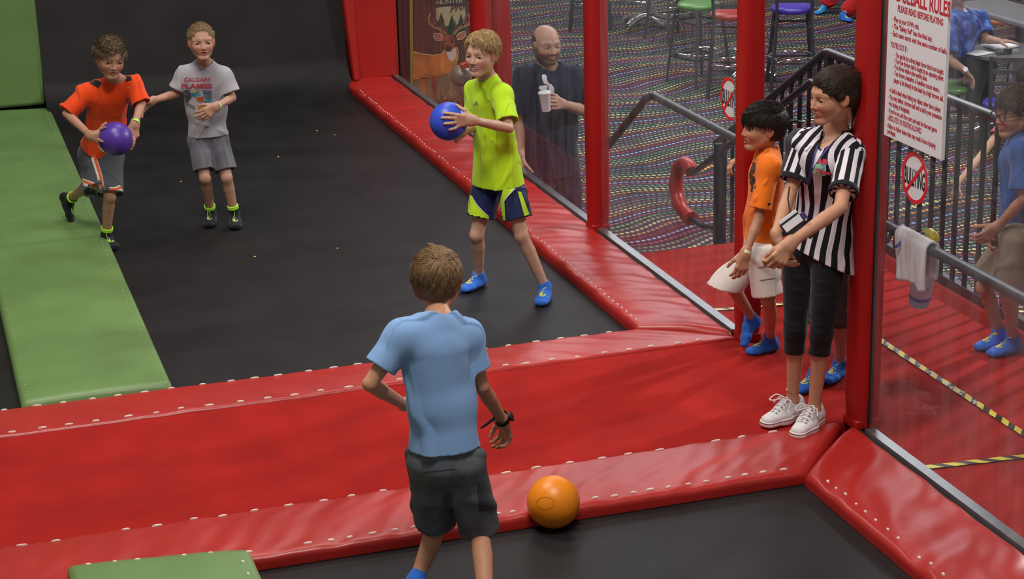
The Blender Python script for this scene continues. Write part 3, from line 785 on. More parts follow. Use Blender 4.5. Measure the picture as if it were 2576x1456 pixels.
ORB = ball('dodgeball', 1392, 1262, 67, (.90, .27, .008), 'orange dodgeball rolling on the front black trampoline', floor=BZ, marks=True)
PUR = ball('dodgeball', 291, 349, 43, (.085, .035, .33), 'purple dodgeball held by the boy in the red shirt', Y=10.40)
BLU = ball('dodgeball', 1129, 305, 48.5, (.035, .085, .62), 'blue dodgeball held by the boy in the yellow shirt', Y=8.80)

# ================================================================== lobby furniture
def pad_seat(c, r, h, mt, t, name='seat'):
    m = MB(); x, y, z = c
    m.lathe([(.001, z - h), (r * .93, z - h), (r, z - h * .65), (r, z - h * .35), (r * .93, z - h * .08), (r * .6, z + .006), (.001, z + .010)], (x, y, 0), 32)
    m.build(name, mt, t, sharp=50)
def bar_chair(x, y, rz, seatcol, label, back=True, h=.76, group='bar chairs in the lobby', name='bar_chair', ring=True, slats=2, w=.19):
    t = empty(name, (x, y, LZ), label, 'chair', group, rz=0)
    C, Sn = math.cos(rz), math.sin(rz)
    def T(a, b, z): return (x + a * C - b * Sn, y + a * Sn + b * C, LZ + z)
    for sx in (-1, 1):
        m = MB(); m.bar(T(sx * w * .82, w * .8, h - .05), T(sx * w * 1.12, w * 1.15, 0), .026, .026); m.build('leg', M['gunmetal'], t, smooth=False)
        m = MB(); m.bar(T(sx * w * .82, -w * .8, h - .05), T(sx * w * 1.12, -w * 1.25, 0), .026, .026)
        if back: m.bar(T(sx * w * .82, -w * .8, h - .06), T(sx * w * .95, -w * 1.25, h + .42), .026, .026)
        m.build('leg', M['gunmetal'], t, smooth=False)
    m = MB()
    for a, b in (((-1, 1), (1, 1)), ((-1, -1), (1, -1)), ((-1, -1), (-1, 1)), ((1, -1), (1, 1))):
        for zz, k in (((.26, 1.0), (.60, .88)) if h > .6 else ((.2, .95),)):
            m.bar(T(a[0] * w * k, a[1] * w * k, zz), T(b[0] * w * k, b[1] * w * k, zz), .02, .018)
    m.build('rungs', M['gunmetal'], t, smooth=False)
    if ring:
        m = MB(); m.tube([T(w * 1.12 * math.cos(a), w * 1.12 * math.sin(a), .30) for a in np.linspace(0, 2 * math.pi, 28, endpoint=False)], .010, 8, closed=True); m.build('foot_ring', M['chrome'], t)
    if back:
        m = MB()
        for i in range(slats):
            zz = h + .40 - i * (.30 / max(slats - 1, 1)) * 1.0; yb_ = -w * (.8 + .45 * (zz - h + .06) / .48)
            pts = [T(s * w * .93, yb_ - .035 * (1 - s * s), zz) for s in np.linspace(-1, 1, 9)]
            for i2 in range(8): m.bar(pts[i2], pts[i2 + 1], .012, .045 if slats < 4 else .032)
        m.build('back_slats', M['gunmetal'], t, smooth=False)
    z = LZ + h; pad_seat((x, y, z + .02), w * 1.08, .06, mat(name + '_vinyl_' + label.split()[0], seatcol, .3, .04, 8, spec=.6), t)
    return t
GR, RD, PU = (.10, .26, .06), (.42, .03, .03), (.07, .04, .40)
def at_floor(px, py): p = onz(px, py, LZ); return p[0], p[1]
def at_seat(px, py, h=.76): p = onz(px, py, LZ + h); return p[0], p[1]
x, y = at_seat(1757, 10); bar_chair(x, y, 1.9, GR, 'green seated backless bar stool beyond the glass, left of the red chair', back=False, name='bar_stool')
x, y = at_seat(1832, 34); bar_chair(x + .03, y, -.42, RD, 'red seated bar chair turned away, left of the red post')
x, y = at_seat(1994, 18); bar_chair(x, y, -.35, PU, 'purple seated bar chair right of the red post')
def pub_table(x, y, h, r, label, name='pub_table', mt=None):
    t = empty(name, (x, y, LZ), label, 'table', 'lobby tables')
    m = MB(); m.lathe([(.001, LZ + h - .03), (r - .01, LZ + h - .03), (r, LZ + h - .025), (r, LZ + h), (.001, LZ + h + .001)], (x, y, 0), 40); m.build('tabletop', mt or M['chrome'], t)
    m = MB(); m.lathe([(.03, LZ + .08), (.03, LZ + h - .03)], (x, y, 0), 16); m.build('column', M['chrome'], t)
    for i in range(4):
        a = i * math.pi / 2 + .5; m = MB()
        pts = [(x + rr * math.cos(a), y + rr * math.sin(a), LZ + zz) for rr, zz in ((.02, .12), (.12, .105), (.22, .07), (.29, .04))]
        m.tube(pts, [.035, .040, .042, .036], 12); m.build('foot', M['chrome'], t)
    if h > 1:
        m = MB(); m.tube([(x + .20 * math.cos(a), y + .20 * math.sin(a), LZ + .30) for a in np.linspace(0, 2 * math.pi, 30, endpoint=False)], .012, 8, closed=True); m.build('foot_ring', M['chrome'], t)
    return t
x, y = at_floor(1890, 196); pub_table(x, y, 1.05, .33, 'tall table on chrome feet behind the red post')
x, y = at_floor(1622, 66); pub_table(x, y, 1.05, .33, 'tall table on splayed chrome feet at top centre beyond the glass')
x, y = at_floor(1570, 70); bar_chair(x - .35, y + .15, 1.2, PU, 'bar chair left of the tall table at top centre, seat out of view')
x, y = at_floor(1640, 100); bar_chair(x + .22, y - .05, .2, GR, 'bar chair right of the tall table at top centre, seat out of view')
# dining table with the seated man
TX, TY = at_seat(2545, 128, .76)
pub_table(TX, TY, .76, .36, 'round metal topped table at upper right with papers on it', name='dining_table', mt=mat('brushed_tabletop', (.42, .42, .45), .28, .2, 60, metal=.8))
cx_, cy_ = at_seat(2535, 258, .45)
bar_chair(cx_ + .02, cy_, -.46, PU, 'metal ladder back dining chair with purple seat in front of the round table', h=.45, name='dining_chair', ring=False, slats=4, w=.20, group='dining chairs in the lobby')
x, y = at_seat(2525, 72, .45); bar_chair(x + .3, y + .5, 2.6, (.5, .12, .03), 'dining chair with orange seat behind the round table', h=.45, name='dining_chair', ring=False, slats=3, w=.21, group='dining chairs in the lobby')
m = MB(); p0, p1 = onz(2455, 8, .0), onz(2640, 60, .0)
m.bar(p0, p1, .5, .06); q_ = mid_ = (p0 + p1) / 2; m.box((q_[0] + .1, q_[1] - .1, LZ), (q_[0] + .3, q_[1] + .1, -.03)); tag(m.build('service_counter', mat('grey_laminate', (.16, .15, .16), .5, .05, 4), bevel=.02), 'grey counter at the top right corner behind the round table', 'counter')
TZ = LZ + .76
def sheet(name, px, w, d, rz, th, mt, label, cat, curl=0):
    c = onz(px[0], px[1], TZ + .004); m = MB(); n = 8; vs = []
    for i in range(n + 1):
        for j in range(n + 1):
            a = (i / n - .5) * w; b = (j / n - .5) * d; z = TZ + .003 + th + curl * (2 * i / n - 1) ** 2
            vs.append((c[0] + a * math.cos(rz) - b * math.sin(rz), c[1] + a * math.sin(rz) + b * math.cos(rz), z))
    m.add(vs, [(i * (n + 1) + j, (i + 1) * (n + 1) + j, (i + 1) * (n + 1) + j + 1, i * (n + 1) + j + 1) for i in range(n) for j in range(n)])
    o = m.build(name, mt); s = o.modifiers.new('s', 'SOLIDIFY'); s.thickness = th; s.offset = -1
    return tag(o, label, cat)
WP = mat('white_paper', (.80, .79, .80), .8)
sheet('notepad', (2457, 133), .20, .20, .25, .006, WP, 'white sheets of paper at the left of the round table', 'paper', .002)
sheet('open_book', (2515, 118), .24, .19, .1, .018, WP, 'open white paperback under the hand of the seated man', 'book', .006)
c = onz(2527, 130, TZ + .02); t = empty('folded_sunglasses', (c[0], c[1], TZ), 'black folded sunglasses with studs on the round table', 'sunglasses')
m = MB(); m.bar(c + V(-.07, 0, -.008), c + V(.05, 0, -.008), .05, .02); m.bar(c + V(0, 0, .01), c + V(.08, .03, -.002), .03, .03); m.build('frame', M['ink'], t, bevel=.006)
m = MB()
for i in range(4): m.lathe([(.0001, 0), (.004, .001), (.002, .004)], c + V(.0 + .018 * i, -.018 + .006 * i, .018 - .004 * i), 8)
m.build('studs', M['chrome'], t)

# ---- arcade cabinet with a deer picture
CY = 14.55
def cz(px, py): p = ony(px, py, CY); return p[0], p[2]
x0, _ = cz(1004, 100); x1, _ = cz(1197, 100); xp0, _ = cz(1042, 120)
t = empty('arcade_cabinet', ((x0 + x1) / 2, CY + .4, LZ), 'black arcade cabinet with a deer picture on its side, beyond the glass', 'arcade machine')
xx0, xx1 = max(x0, XG + .08), x1
m = MB(); m.box((xx0, CY, LZ), (xx1, CY + .8, 1.9)); m.build('cabinet_body', mat('black_laminate', (.012, .01, .014), .4), t, bevel=.01)
def pc(px, py, lift=.0): p = ony(px, py, CY - .004 - lift); return p
PICM = []; PIC = MB()
def pic(name, pts, mt, lift, label=None):
    if mt not in PICM: PICM.append(mt)
    PIC.cur = PICM.index(mt); PIC.add([pc(a, b, lift) for a, b in pts], [tuple(range(len(pts)))])
def picmat():
    m, N, L, B = nt('autumn_forest_print'); B.inputs['Roughness'].default_value = .35
    tc = N.new('ShaderNodeTexCoord'); sp = N.new('ShaderNodeSeparateXYZ'); L.new(tc.outputs['Object'], sp.inputs[0])
    n = N.new('ShaderNodeTexNoise'); n.inputs['Scale'].default_value = 6; n.inputs['Detail'].default_value = 6; L.new(tc.outputs['Object'], n.inputs[0])
    z = mnode(N, L, 'ADD', mnode(N, L, 'MULTIPLY', mnode(N, L, 'SUBTRACT', sp.outputs[2], LZ + .9 - .9), 1.0), mnode(N, L, 'MULTIPLY', n.outputs[0], .35))
    r = N.new('ShaderNodeMapRange'); r.inputs[1].default_value = .95; r.inputs[2].default_value = 2.0; L.new(z, r.inputs[0])
    cr = N.new('ShaderNodeValToRGB'); e = cr.color_ramp.elements
    e[0].position = 0; e[0].color = (.45, .16, .05, 1); e[1].position = 1; e[1].color = (.10, .05, .04, 1)
    for p, c in ((.12, (.30, .04, .015)), (.3, (.11, .02, .015)), (.5, (.035, .02, .02)), (.7, (.08, .045, .03)), (.85, (.30, .24, .14))): k = e.new(p); k.color = c4(c)
    L.new(r.outputs[0], cr.inputs[0]); L.new(cr.outputs[0], B.inputs['Base Color']); return m
pic('side_picture', [(1042, 340), (1042, -40), (1192, -40), (1192, 340)], picmat(), 0, 'autumn forest print')
pic('picture_border', [(1034, 340), (1030, -40), (1038, -40), (1042, 340)], mat('olive_stripe', (.30, .28, .04), .4), .0005)
FUR = mat('printed_tan_fur', (.62, .20, .035), .45, .35, 9); FURD = mat('printed_brown_fur', (.30, .075, .03), .45, .3, 16); TAN = mat('printed_antler', (.26, .12, .05), .45); RIM = mat('printed_rim_light', (.85, .55, .26), .45)
CRE = mat('printed_cream', (.62, .52, .45), .45); DKG = mat('printed_dark_fir', (.02, .045, .02), .5)
pic('printed_sky', [(1096, 20), (1168, 10), (1172, 45), (1150, 62), (1118, 66), (1098, 50)], mat('printed_glow', (.46, .38, .22), .5), .001)
for a, b, s in ((1110, 30, 1), (1137, 36, 1.2), (1160, 34, .9)):
    pic('printed_fir', [(a, b), (a + 8 * s, b + 26 * s), (a + 12 * s, b + 48 * s), (a - 12 * s, b + 48 * s), (a - 8 * s, b + 26 * s)], DKG, .0015)
pic('printed_deer_body', [(1040, 130), (1062, 136), (1090, 139), (1112, 136), (1120, 118), (1148, 118), (1152, 145), (1146, 168), (1132, 184), (1108, 192), (1078, 198), (1040, 200)], FUR, .002)
pic('printed_deer_leg', [(1058, 196), (1076, 196), (1070, 250), (1060, 250)], FUR, .002); pic('printed_deer_leg', [(1086, 192), (1104, 190), (1096, 246), (1088, 246)], FURD, .0022)
def rim(pts, w, lift=.0038):
    vs, fs = stroke2(pts, w)
    if RIM not in PICM: PICM.append(RIM)
    PIC.cur = PICM.index(RIM); PIC.add([pc(a, b, lift) for a, b in vs], fs)
rim([(1040, 130), (1062, 136), (1090, 139), (1112, 136), (1117, 126)], [2.6, 2.6, 2.4, 2, 1.4]); rim([(1149, 118), (1153, 130), (1152, 145), (1147, 166)], [1.2, 1.8, 1.8, 1])
rim([(1116, 93), (1106, 84), (1092, 84), (1090, 92), (1098, 102), (1113, 101)], 1.8); rim([(1147, 92), (1156, 82), (1170, 78), (1172, 88), (1164, 98), (1150, 100)], 1.8)
rim([(1114, 86), (1107, 76), (1091, 69), (1080, 61), (1077, 46), (1083, 32)], 1.4); rim([(1144, 86), (1151, 76), (1166, 68), (1181, 62), (1184, 48), (1177, 34)], 1.4)
pic('throat', [(1121, 126), (1148, 122), (1146, 146), (1137, 155), (1128, 147)], CRE, .0026)
pic('printed_deer_head', [(1114, 98), (1122, 87), (1138, 86), (1145, 98), (1144, 114), (1136, 129), (1124, 130), (1117, 120)], FURD, .003)
pic('printed_deer_muzzle', [(1119, 118), (1126, 114), (1136, 118), (1133, 129), (1122, 129)], mat('printed_dark_muzzle', (.07, .02, .02), .5), .0034)
for a, b in ((1120, 104), (1138, 104)): pic('printed_deer_eye', disc2(a, b, 2.6, 2, 10), M['ink'], .0036)
EAR = mat('printed_ear', (.42, .17, .12), .45); pic('ear', [(1116, 93), (1106, 84), (1092, 84), (1090, 92), (1098, 102), (1113, 101)], EAR, .0028); pic('ear', [(1147, 92), (1156, 82), (1170, 78), (1172, 88), (1164, 98), (1150, 100)], EAR, .0028)
def antler(pts, w):
    vs, fs = stroke2(pts, w)
    if TAN not in PICM: PICM.append(TAN)
    PIC.cur = PICM.index(TAN); PIC.add([pc(a, b, .0024) for a, b in vs], fs)
antler([(1122, 88), (1114, 74), (1096, 67), (1084, 60), (1080, 46), (1084, 32)], [6, 7, 6, 6, 4, 2]); antler([(1096, 67), (1093, 52), (1097, 36)], [5, 4, 2]); antler([(1114, 74), (1116, 62), (1118, 52)], [4, 3, 2])
antler([(1140, 88), (1148, 72), (1164, 64), (1178, 60), (1181, 48), (1176, 34)], [6, 7, 6, 6, 4, 2]); antler([(1164, 64), (1168, 52), (1170, 40)], [5, 4, 2]); antler([(1148, 72), (1146, 62), (1146, 52)], [4, 3, 2])
rg = random.Random(4); GRS = mat('printed_dry_grass', (.75, .32, .12), .5, .3, 30)
for i in range(90):
    a = rg.uniform(1044, 1190); b = rg.uniform(232, 330); d = rg.uniform(-9, 9); h = rg.uniform(10, 26)
    pic('grass', [(a, b), (a + 2, b), (a + d, b - h)], GRS, .0028)
pic('title_banner', [(1066, -20), (1186, -26), (1190, 2), (1172, 0), (1172, 14), (1092, 16), (1090, 2), (1072, 12)], mat('printed_banner', (.045, .04, .04), .5), .003)
PIC.build('side_picture', PICM, t, smooth=False, label='autumn forest print with an antlered deer')
m = MB(); h0, h1 = pc(1097, 11), pc(1164, 8); shp = text_shape('HUNTER', 1., bold=.01); wid = max(a for a, _ in shp[0]); k = (h1[0] - h0[0]) / wid
place_flat(m, ([(a * k, b * k * .8) for a, b in shp[0]], shp[1]), h0, (1, 0, 0), (0, 0, 1), (0, -.007, 0))
m.build('title_word', mat('printed_khaki', (.50, .42, .24), .5), t, smooth=False)
m = MB(); h0 = pc(1131, 32); shp = text_shape('Pro', 1., bold=.01, shear=.5); wid = max(a for a, _ in shp[0]); k = (pc(1170, 20)[0] - h0[0]) / wid
place_flat(m, ([(a * k, b * k) for a, b in shp[0]], shp[1]), h0, nrm(V(1, 0, .18)), nrm(V(-.18, 0, 1)), (0, -.007, 0))
m.build('title_script', mat('printed_dark_red', (.10, .012, .01), .5), t, smooth=False)
# gun holder on the cabinet's front corner
c = ony(1160, 190, CY - .12); m = MB(); ax_ = nrm(V(-.35, -1, .25))
m.lathe([(.0008, .05), (.05, .045), (.082, .02), (.086, .0), (.075, -.02), (.001, -.035)], c, 32, axis=ax_); m.build('gun_holster', mat('pale_metal_bowl', (.36, .29, .23), .35, metal=.25), t, sharp=60)
m = MB(); m.bar(ony(1158, 168, CY - .2), ony(1192, 156, CY - .2), .05, .045); m.build('toy_gun', mat('orange_plastic', (.75, .07, .02), .3), t, bevel=.008)

# crumbs on the big bed
src = None
for a, b in ((641, 646), (849, 625), (797, 329), (842, 340), (455, 457), (700, 395)):
    p = onz(a, b, BZ)
    if src is None:
        m = MB(); m.lathe([(.001, 0), (.006, .001), (.005, .004), (.001, .005)], (0, 0, 0), 7); src = m.build('crumb', mat('yellow_crumb', (.7, .62, .2), .7)); o = src
        tag(o, 'tiny yellow crumb on the black trampoline bed', 'crumb', 'yellow crumbs on the far black bed')
    else: o = src.copy(); COL.objects.link(o)
    o.location = p; o.rotation_euler = (0, 0, a)

# ================================================================== people
M['skin'] = mat('skin', (1, 1, 1), .48, .05, 30, .12, 130, vcol=True, spec=.35)
M['eye'] = mat('eye', (1, 1, 1), .15, vcol=True, spec=.6)
M['hairv'] = mat('hair', (1, 1, 1), .5, .12, 60, .15, 130, vcol=True, spec=.25)
def cloth(name, color, rough=.85, **k): return mat(name, color, rough, .05, 12, k.pop('bump', .25) * .28, k.pop('bscale', 260), sheen=.15, spec=.2, **k)
SOCKB = cloth('blue_sock_knit', (.03, .16, .66), bump=.5); SOCKK = cloth('black_sock_knit', (.010, .010, .014), bump=.5)
LIME = cloth('lime_knit', (.42, .85, .05)); YEL = mat('yellow_sock_print', (.80, .78, .10), .6)
def rot(v, axis, a):
    v = np.array(v, float); k = nrm(axis); return v * math.cos(a) + np.cross(k, v) * math.sin(a) + k * k.dot(v) * (1 - math.cos(a))
def folds(amp, seed, k=(34, 34, 13), diag=1.):
    """cloth creases: a few sharp, wandering fold lines"""
    r = np.random.RandomState(seed); K = r.normal(size=(4, 3)); K /= np.linalg.norm(K, axis=1)[:, None]; K = K * np.array(k) * 1.6
    ph = r.rand(4) * 6.28; K2 = r.normal(size=(4, 3)) * 5.5; K3 = r.normal(size=(4, 3)) * 3.5
    def f(P):
        o = 0
        for i in range(4):
            w = np.sin(P @ K[i] + ph[i] + 1.2 * np.sin(P @ K2[i] + ph[i] * 2)); m = .5 + .5 * np.sin(P @ K3[i] + ph[i] * 3)
            o = o + m * (np.exp(-(w / .36) ** 2) - .38)
        return np.maximum(1.7 * amp * np.tanh(o * 1.5), -.0025)
    return f
class Head:
    def __init__(s, c, fwd, h, up=(0, 0, 1), tilt=0):
        s.c = np.array(c, float); s.h = h; y = nrm(fwd); up = np.array(up, float)
        x = nrm(np.cross(y, up)); z = np.cross(x, y)
        if tilt: x, z = rot(x, y, tilt), rot(z, y, tilt)
        s.x, s.y, s.z = x, y, z; s.R = np.array([x, y, z])
    def p(s, a, b, c): return s.c + s.h * (a * s.x + b * s.y + c * s.z)
    def loc(s, P): return (P - s.c) @ s.R.T / s.h
def sculpt_head(F, H, neck, nr, o):
    h = H.h; w = o.get('w', 1.); jaw = o.get('jaw', 1.)
    e = lambda c, r, k=.02, op=1, R=None: F.ell(H.p(*c), np.array(r) * h, H.R if R is None else R, k * h, op=op)
    e((0, -.07, .14), (.335 * w, .42, .35), .02); e((0, .06, .02), (.30 * w, .32, .40), .06)
    e((0, .11, -.17), (.245 * w * jaw, .27, .27), .10)
    for s in (-1, 1):
        F.cap(H.p(s * .245 * w * jaw, -.04, -.16), H.p(s * .08 * jaw, .26, -.40), .075 * h, .07 * h, .10 * h)
        e((s * .150 * w, .235, -.10), (.12, .12, .13), .12)
        F.cap(H.p(s * .22 * w, .26, .10), H.p(s * .07, .34, .105), .040 * h, .036 * h, .09 * h)
    F.cap(H.p(-.035 * jaw, .315, -.405), H.p(.035 * jaw, .315, -.405), .07 * h, .07 * h, .07 * h)
    for s in (-1, 1): e((s * .155 * w, .395, .0), (.080, .070, .050), .06, -1)
    for s in (-1, 1):
        F.ell(H.p(s * .152 * w, .288, -.002), np.array((.080, .072, .066)) * h, H.R, .030 * h)
        F.ell(H.p(s * .152 * w, .39, -.008), np.array((.060, .085, .0215 * o.get('eyeopen', 1))) * h, H.R, .006 * h, op=-1)
    ns = o.get('nose', 1.)
    F.cap(H.p(0, .355, .05), H.p(0, .355 + .075 * ns, -.125), .026 * h, .042 * h, .05 * h)
    for s in (-1, 1):
        e((s * .052, .375, -.14), (.036, .045, .030), .03)
        e((s * .026, .425, -.168), (.014, .022, .016), .01, -1)
    # mouth
    e((0, .315, -.25), (.13, .08, .08), .05)
    F.cap(H.p(-.075, .365, -.237), H.p(0, .392, -.230), .020 * h, .024 * h, .02 * h); F.cap(H.p(.075, .365, -.237), H.p(0, .392, -.230), .020 * h, .024 * h, .02 * h)
    F.cap(H.p(-.065, .362, -.268), H.p(0, .386, -.280), .020 * h, .028 * h, .02 * h); F.cap(H.p(.065, .362, -.268), H.p(0, .386, -.280), .020 * h, .028 * h, .02 * h)
    mo = o.get('mouth', .0)
    if mo: e((0, .40, -.255), (.085 * (1 + mo * .3), .030, .014 + .03 * mo), .008, -1)
    else: e((0, .42, -.252), (.10, .045, .006), .012, -1)
    for s in (-1, 1):
        ax_ = np.array([H.x, nrm(H.y + .0 * H.z), H.z]); R = np.array([rot(H.x, H.z, s * .35), rot(H.y, H.z, s * .35), H.z])
        F.ell(H.p(s * .345 * w, -.03, -.02), np.array((.030, .095, .135)) * h, R, .02 * h)
        F.ell(H.p(s * .385 * w, .0, -.01), np.array((.024, .052, .085)) * h, R, .012 * h, op=-1)
        F.ell(H.p(s * .350 * w, .01, -.01), np.array((.020, .030, .04)) * h, R, .012 * h)
    F.cap(neck, H.p(0, -.13, -.18), nr * 1.05, nr, .03); F.cap(H.p(0, -.16, -.05), H.p(0, -.08, -.30), nr * .95, nr * .9, .03)
def face_color(H, skin, o):
    skin = np.array(skin); brow = np.array(o.get('brow', (.12, .07, .03))); w = o.get('w', 1.); lip = np.array(o.get('lip', (.50, .17, .13)))
    def sm(x, a, b): return np.clip((x - a) / (b - a), 0, 1)
    def f(P):
        q = H.loc(P); x, y, z = np.abs(q[:, 0]), q[:, 1], q[:, 2]
        c = np.tile(skin, (len(P), 1)).astype(float)
        head = (np.linalg.norm(q * np.array([1, .9, .9]), axis=1) < .75)
        def mix(m, col, a):
            t = (m * a * head)[:, None]; c[:] = c * (1 - t) + np.array(col) * t
        front = sm(y, .12, .22)
        mix(front * np.exp(-(((x - .18) / .09) ** 2 + ((z + .14) / .09) ** 2)), skin * np.array([1.0, .62, .58]), .55)
        mix(front * np.exp(-((x / .06) ** 2 + ((z + .13) / .05) ** 2)), skin * np.array([1.0, .7, .66]), .5)
        mix(np.exp(-(((x - .37) / .05) ** 2 + ((z + .02) / .14) ** 2)), skin * np.array([1.0, .62, .55]), .6)
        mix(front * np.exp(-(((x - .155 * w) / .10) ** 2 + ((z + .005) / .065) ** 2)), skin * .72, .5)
        if 'beard' in o:
            b = sm(z, -.13, -.19) * sm(y, -.10, -.02) * (1 - np.exp(-((x / .085) ** 4 + ((z + .255) / .035) ** 4))) * sm(z, -.62, -.5)
            b = np.maximum(b, np.exp(-((x / .13) ** 4 + ((z + .205) / .03) ** 4)) * front)
            side = sm(x, .24, .29) * sm(z, .02, -.1) * sm(y, -.05, .02) * (1 - sm(y, .12, .2)); b = np.maximum(b, side)
            mix(b, o['beard'], .8)
        if 'stubble_hair' in o:
            mix(sm(x + .6 * (-y) , .30, .42) * sm(z, -.25, -.1) * (1 - sm(z, .22, .40)) * (1 - sm(y, .02, .12)), o['stubble_hair'], .75)
        mix(front * np.exp(-((x / .092) ** 6 + ((z + .2575) / .044) ** 6)), lip, .8)
        if o.get('mouth'):
            m = front * np.exp(-((x / .085) ** 6 + ((z + .255) / (.012 + .022 * o['mouth'])) ** 6)); mix(m, (.12, .02, .02), .95)
            if o.get('teeth'): mix(front * np.exp(-((x / .072) ** 6 + ((z + .247) / (.022)) ** 6)), (.80, .76, .70), .95)
        else: mix(front * np.exp(-((x / .09) ** 6 + ((z + .252) / .007) ** 4)), lip * .35, .8)
        bz = .108 + .022 * np.sin(np.clip((x - .05) / .2, 0, 1) * math.pi)
        mix(front * np.exp(-(((x - .15 * w) / .095) ** 6 + ((z - bz) / (.017 * o.get('browt', 1))) ** 4)), brow, o.get('browa', .6))
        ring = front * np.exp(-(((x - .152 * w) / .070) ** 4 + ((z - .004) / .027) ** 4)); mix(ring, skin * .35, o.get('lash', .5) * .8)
        return c
    return f
def eyes(H, t, look, iris=(.10, .05, .03), w=1.):
    look = nrm(look)
    for s in (-1, 1):
        c = H.p(s * .152 * w, .286, -.004); r = .068 * H.h
        m = MB(); m.lathe([(max(1e-4, r * math.sin(a)), r * math.cos(a)) for a in np.linspace(.02, 2.2, 18)], c, 24, axis=look)
        o = m.build('eye', M['eye'], t, sharp=180); me = o.data; o0 = np.array(wloc(t))
        a = me.color_attributes.new('Col', 'FLOAT_COLOR', 'POINT'); cc = []
        for v in me.vertices:
            d = nrm(np.array(v.co) + o0 - c).dot(look); k = (.01, .008, .008) if d > .93 else (iris if d > .76 else (.52, .47, .44))
            cc += [*k, 1]
        a.data.foreach_set('color', cc)
def hand(F, wrist, d, n, side, L, curl=(.5, .5, .5, .55), thumb=(.7, .5), spread=.05, k=.006, targets=None, sphere=None):
    """d towards the fingers, n out of the palm, side towards the thumb; returns the finger tips"""
    d = nrm(d); side = nrm(side - d * np.dot(side, d)); n = nrm(n - d * np.dot(n, d)); n = nrm(n - side * np.dot(n, side)); w = np.array(wrist, float)
    r = .052 * L; kn = []
    for i, (s, f) in enumerate(((.17, .50), (.06, .53), (-.055, .50), (-.16, .45))):
        K = w + d * f * L + side * s * L; kn.append(K); F.cap(w + side * s * .45 * L + d * .03 * L, K, r * 1.25, r * 1.10, .014)
    F.cap(w + side * .06 * L + d * .08 * L, w + side * .15 * L + d * .30 * L + n * .03 * L, r * 1.3, r * 1.2, .014)
    F.cap(w - d * .05 * L, w + d * .12 * L, .115 * L, .12 * L, .014, q=1.35, r=side)
    tips = []
    for i, (K, fl) in enumerate(zip(kn, (.43, .48, .44, .35))):
        ang = (1.5 - i) * spread; fd = nrm(d * math.cos(ang) + side * math.sin(ang)); ax_ = nrm(np.cross(fd, n)); p = K; dd = fd
        segs = (.46, .30, .24); rr = r
        for j, sg in enumerate(segs):
            if sphere is not None:
                c, R = sphere; q = p + dd * sg * fl * L
                q = c + nrm(q - c) * (R + rr * .85); q = p + nrm(q - p) * sg * fl * L; q = c + nrm(q - c) * (R + rr * .85); nd = nrm(q - p); dd = nd
            else:
                dd = rot(dd, ax_, curl[i] * (.8, 1.1, .7)[j]); q = p + dd * sg * fl * L
            F.cap(p, q, rr * (1.02, .95, .88)[j], rr * (.95, .88, .74)[j], k * .5 if j else k); p = q
        tips.append(p)
    tb = w + d * .16 * L + side * .13 * L + n * .04 * L; td = nrm(d * math.cos(thumb[0]) + side * math.sin(thumb[0]) + n * .35)
    p = tb; ax_ = nrm(np.cross(td, n))
    for j, sg in enumerate((.20, .17, .14)):
        if sphere is not None and j:
            c, R = sphere; q = p + td * sg * L; q = c + nrm(q - c) * (R + r * .9); q = p + nrm(q - p) * sg * L; td = nrm(q - p)
        else:
            if j: td = rot(td, nrm(np.cross(td, n * .6 - side * .4 + d * .4)), thumb[1] * .6)
            q = p + td * sg * L
        F.cap(p, q, r * (1.35, 1.12, 1.0)[j], r * (1.12, 1.0, .85)[j], .010 if j == 0 else .004); p = q
    tips.append(p); return tips
def foot(F, an, toe, down, s=1., grow=0., k=.012):
    """an: ankle joint; toe: direction of the toes; down: direction of the sole"""
    toe = nrm(toe); down = nrm(down); toe = nrm(toe - down * toe.dot(down) * .999); sd = np.cross(toe, down)
    g = grow; heel = an + down * .040 * s - toe * .028 * s; ball = an + down * .050 * s + toe * .105 * s; tip = an + down * .054 * s + toe * .155 * s
    F.cap(heel, an + down * .046 * s + toe * .04 * s, .029 * s + g, .026 * s + g, k); F.cap(an + down * .046 * s + toe * .03 * s, ball, .025 * s + g, .021 * s + g, k, q=1.6, r=sd)
    F.cap(ball, tip, .021 * s + g, .016 * s + g, k, q=1.95, r=sd); F.cap(an, an + down * .03 * s + toe * .055 * s, .032 * s + g, .025 * s + g, .02)
    F.cap(an - toe * .005 * s, heel, .032 * s + g, .028 * s + g, .015)
    return heel, ball, tip
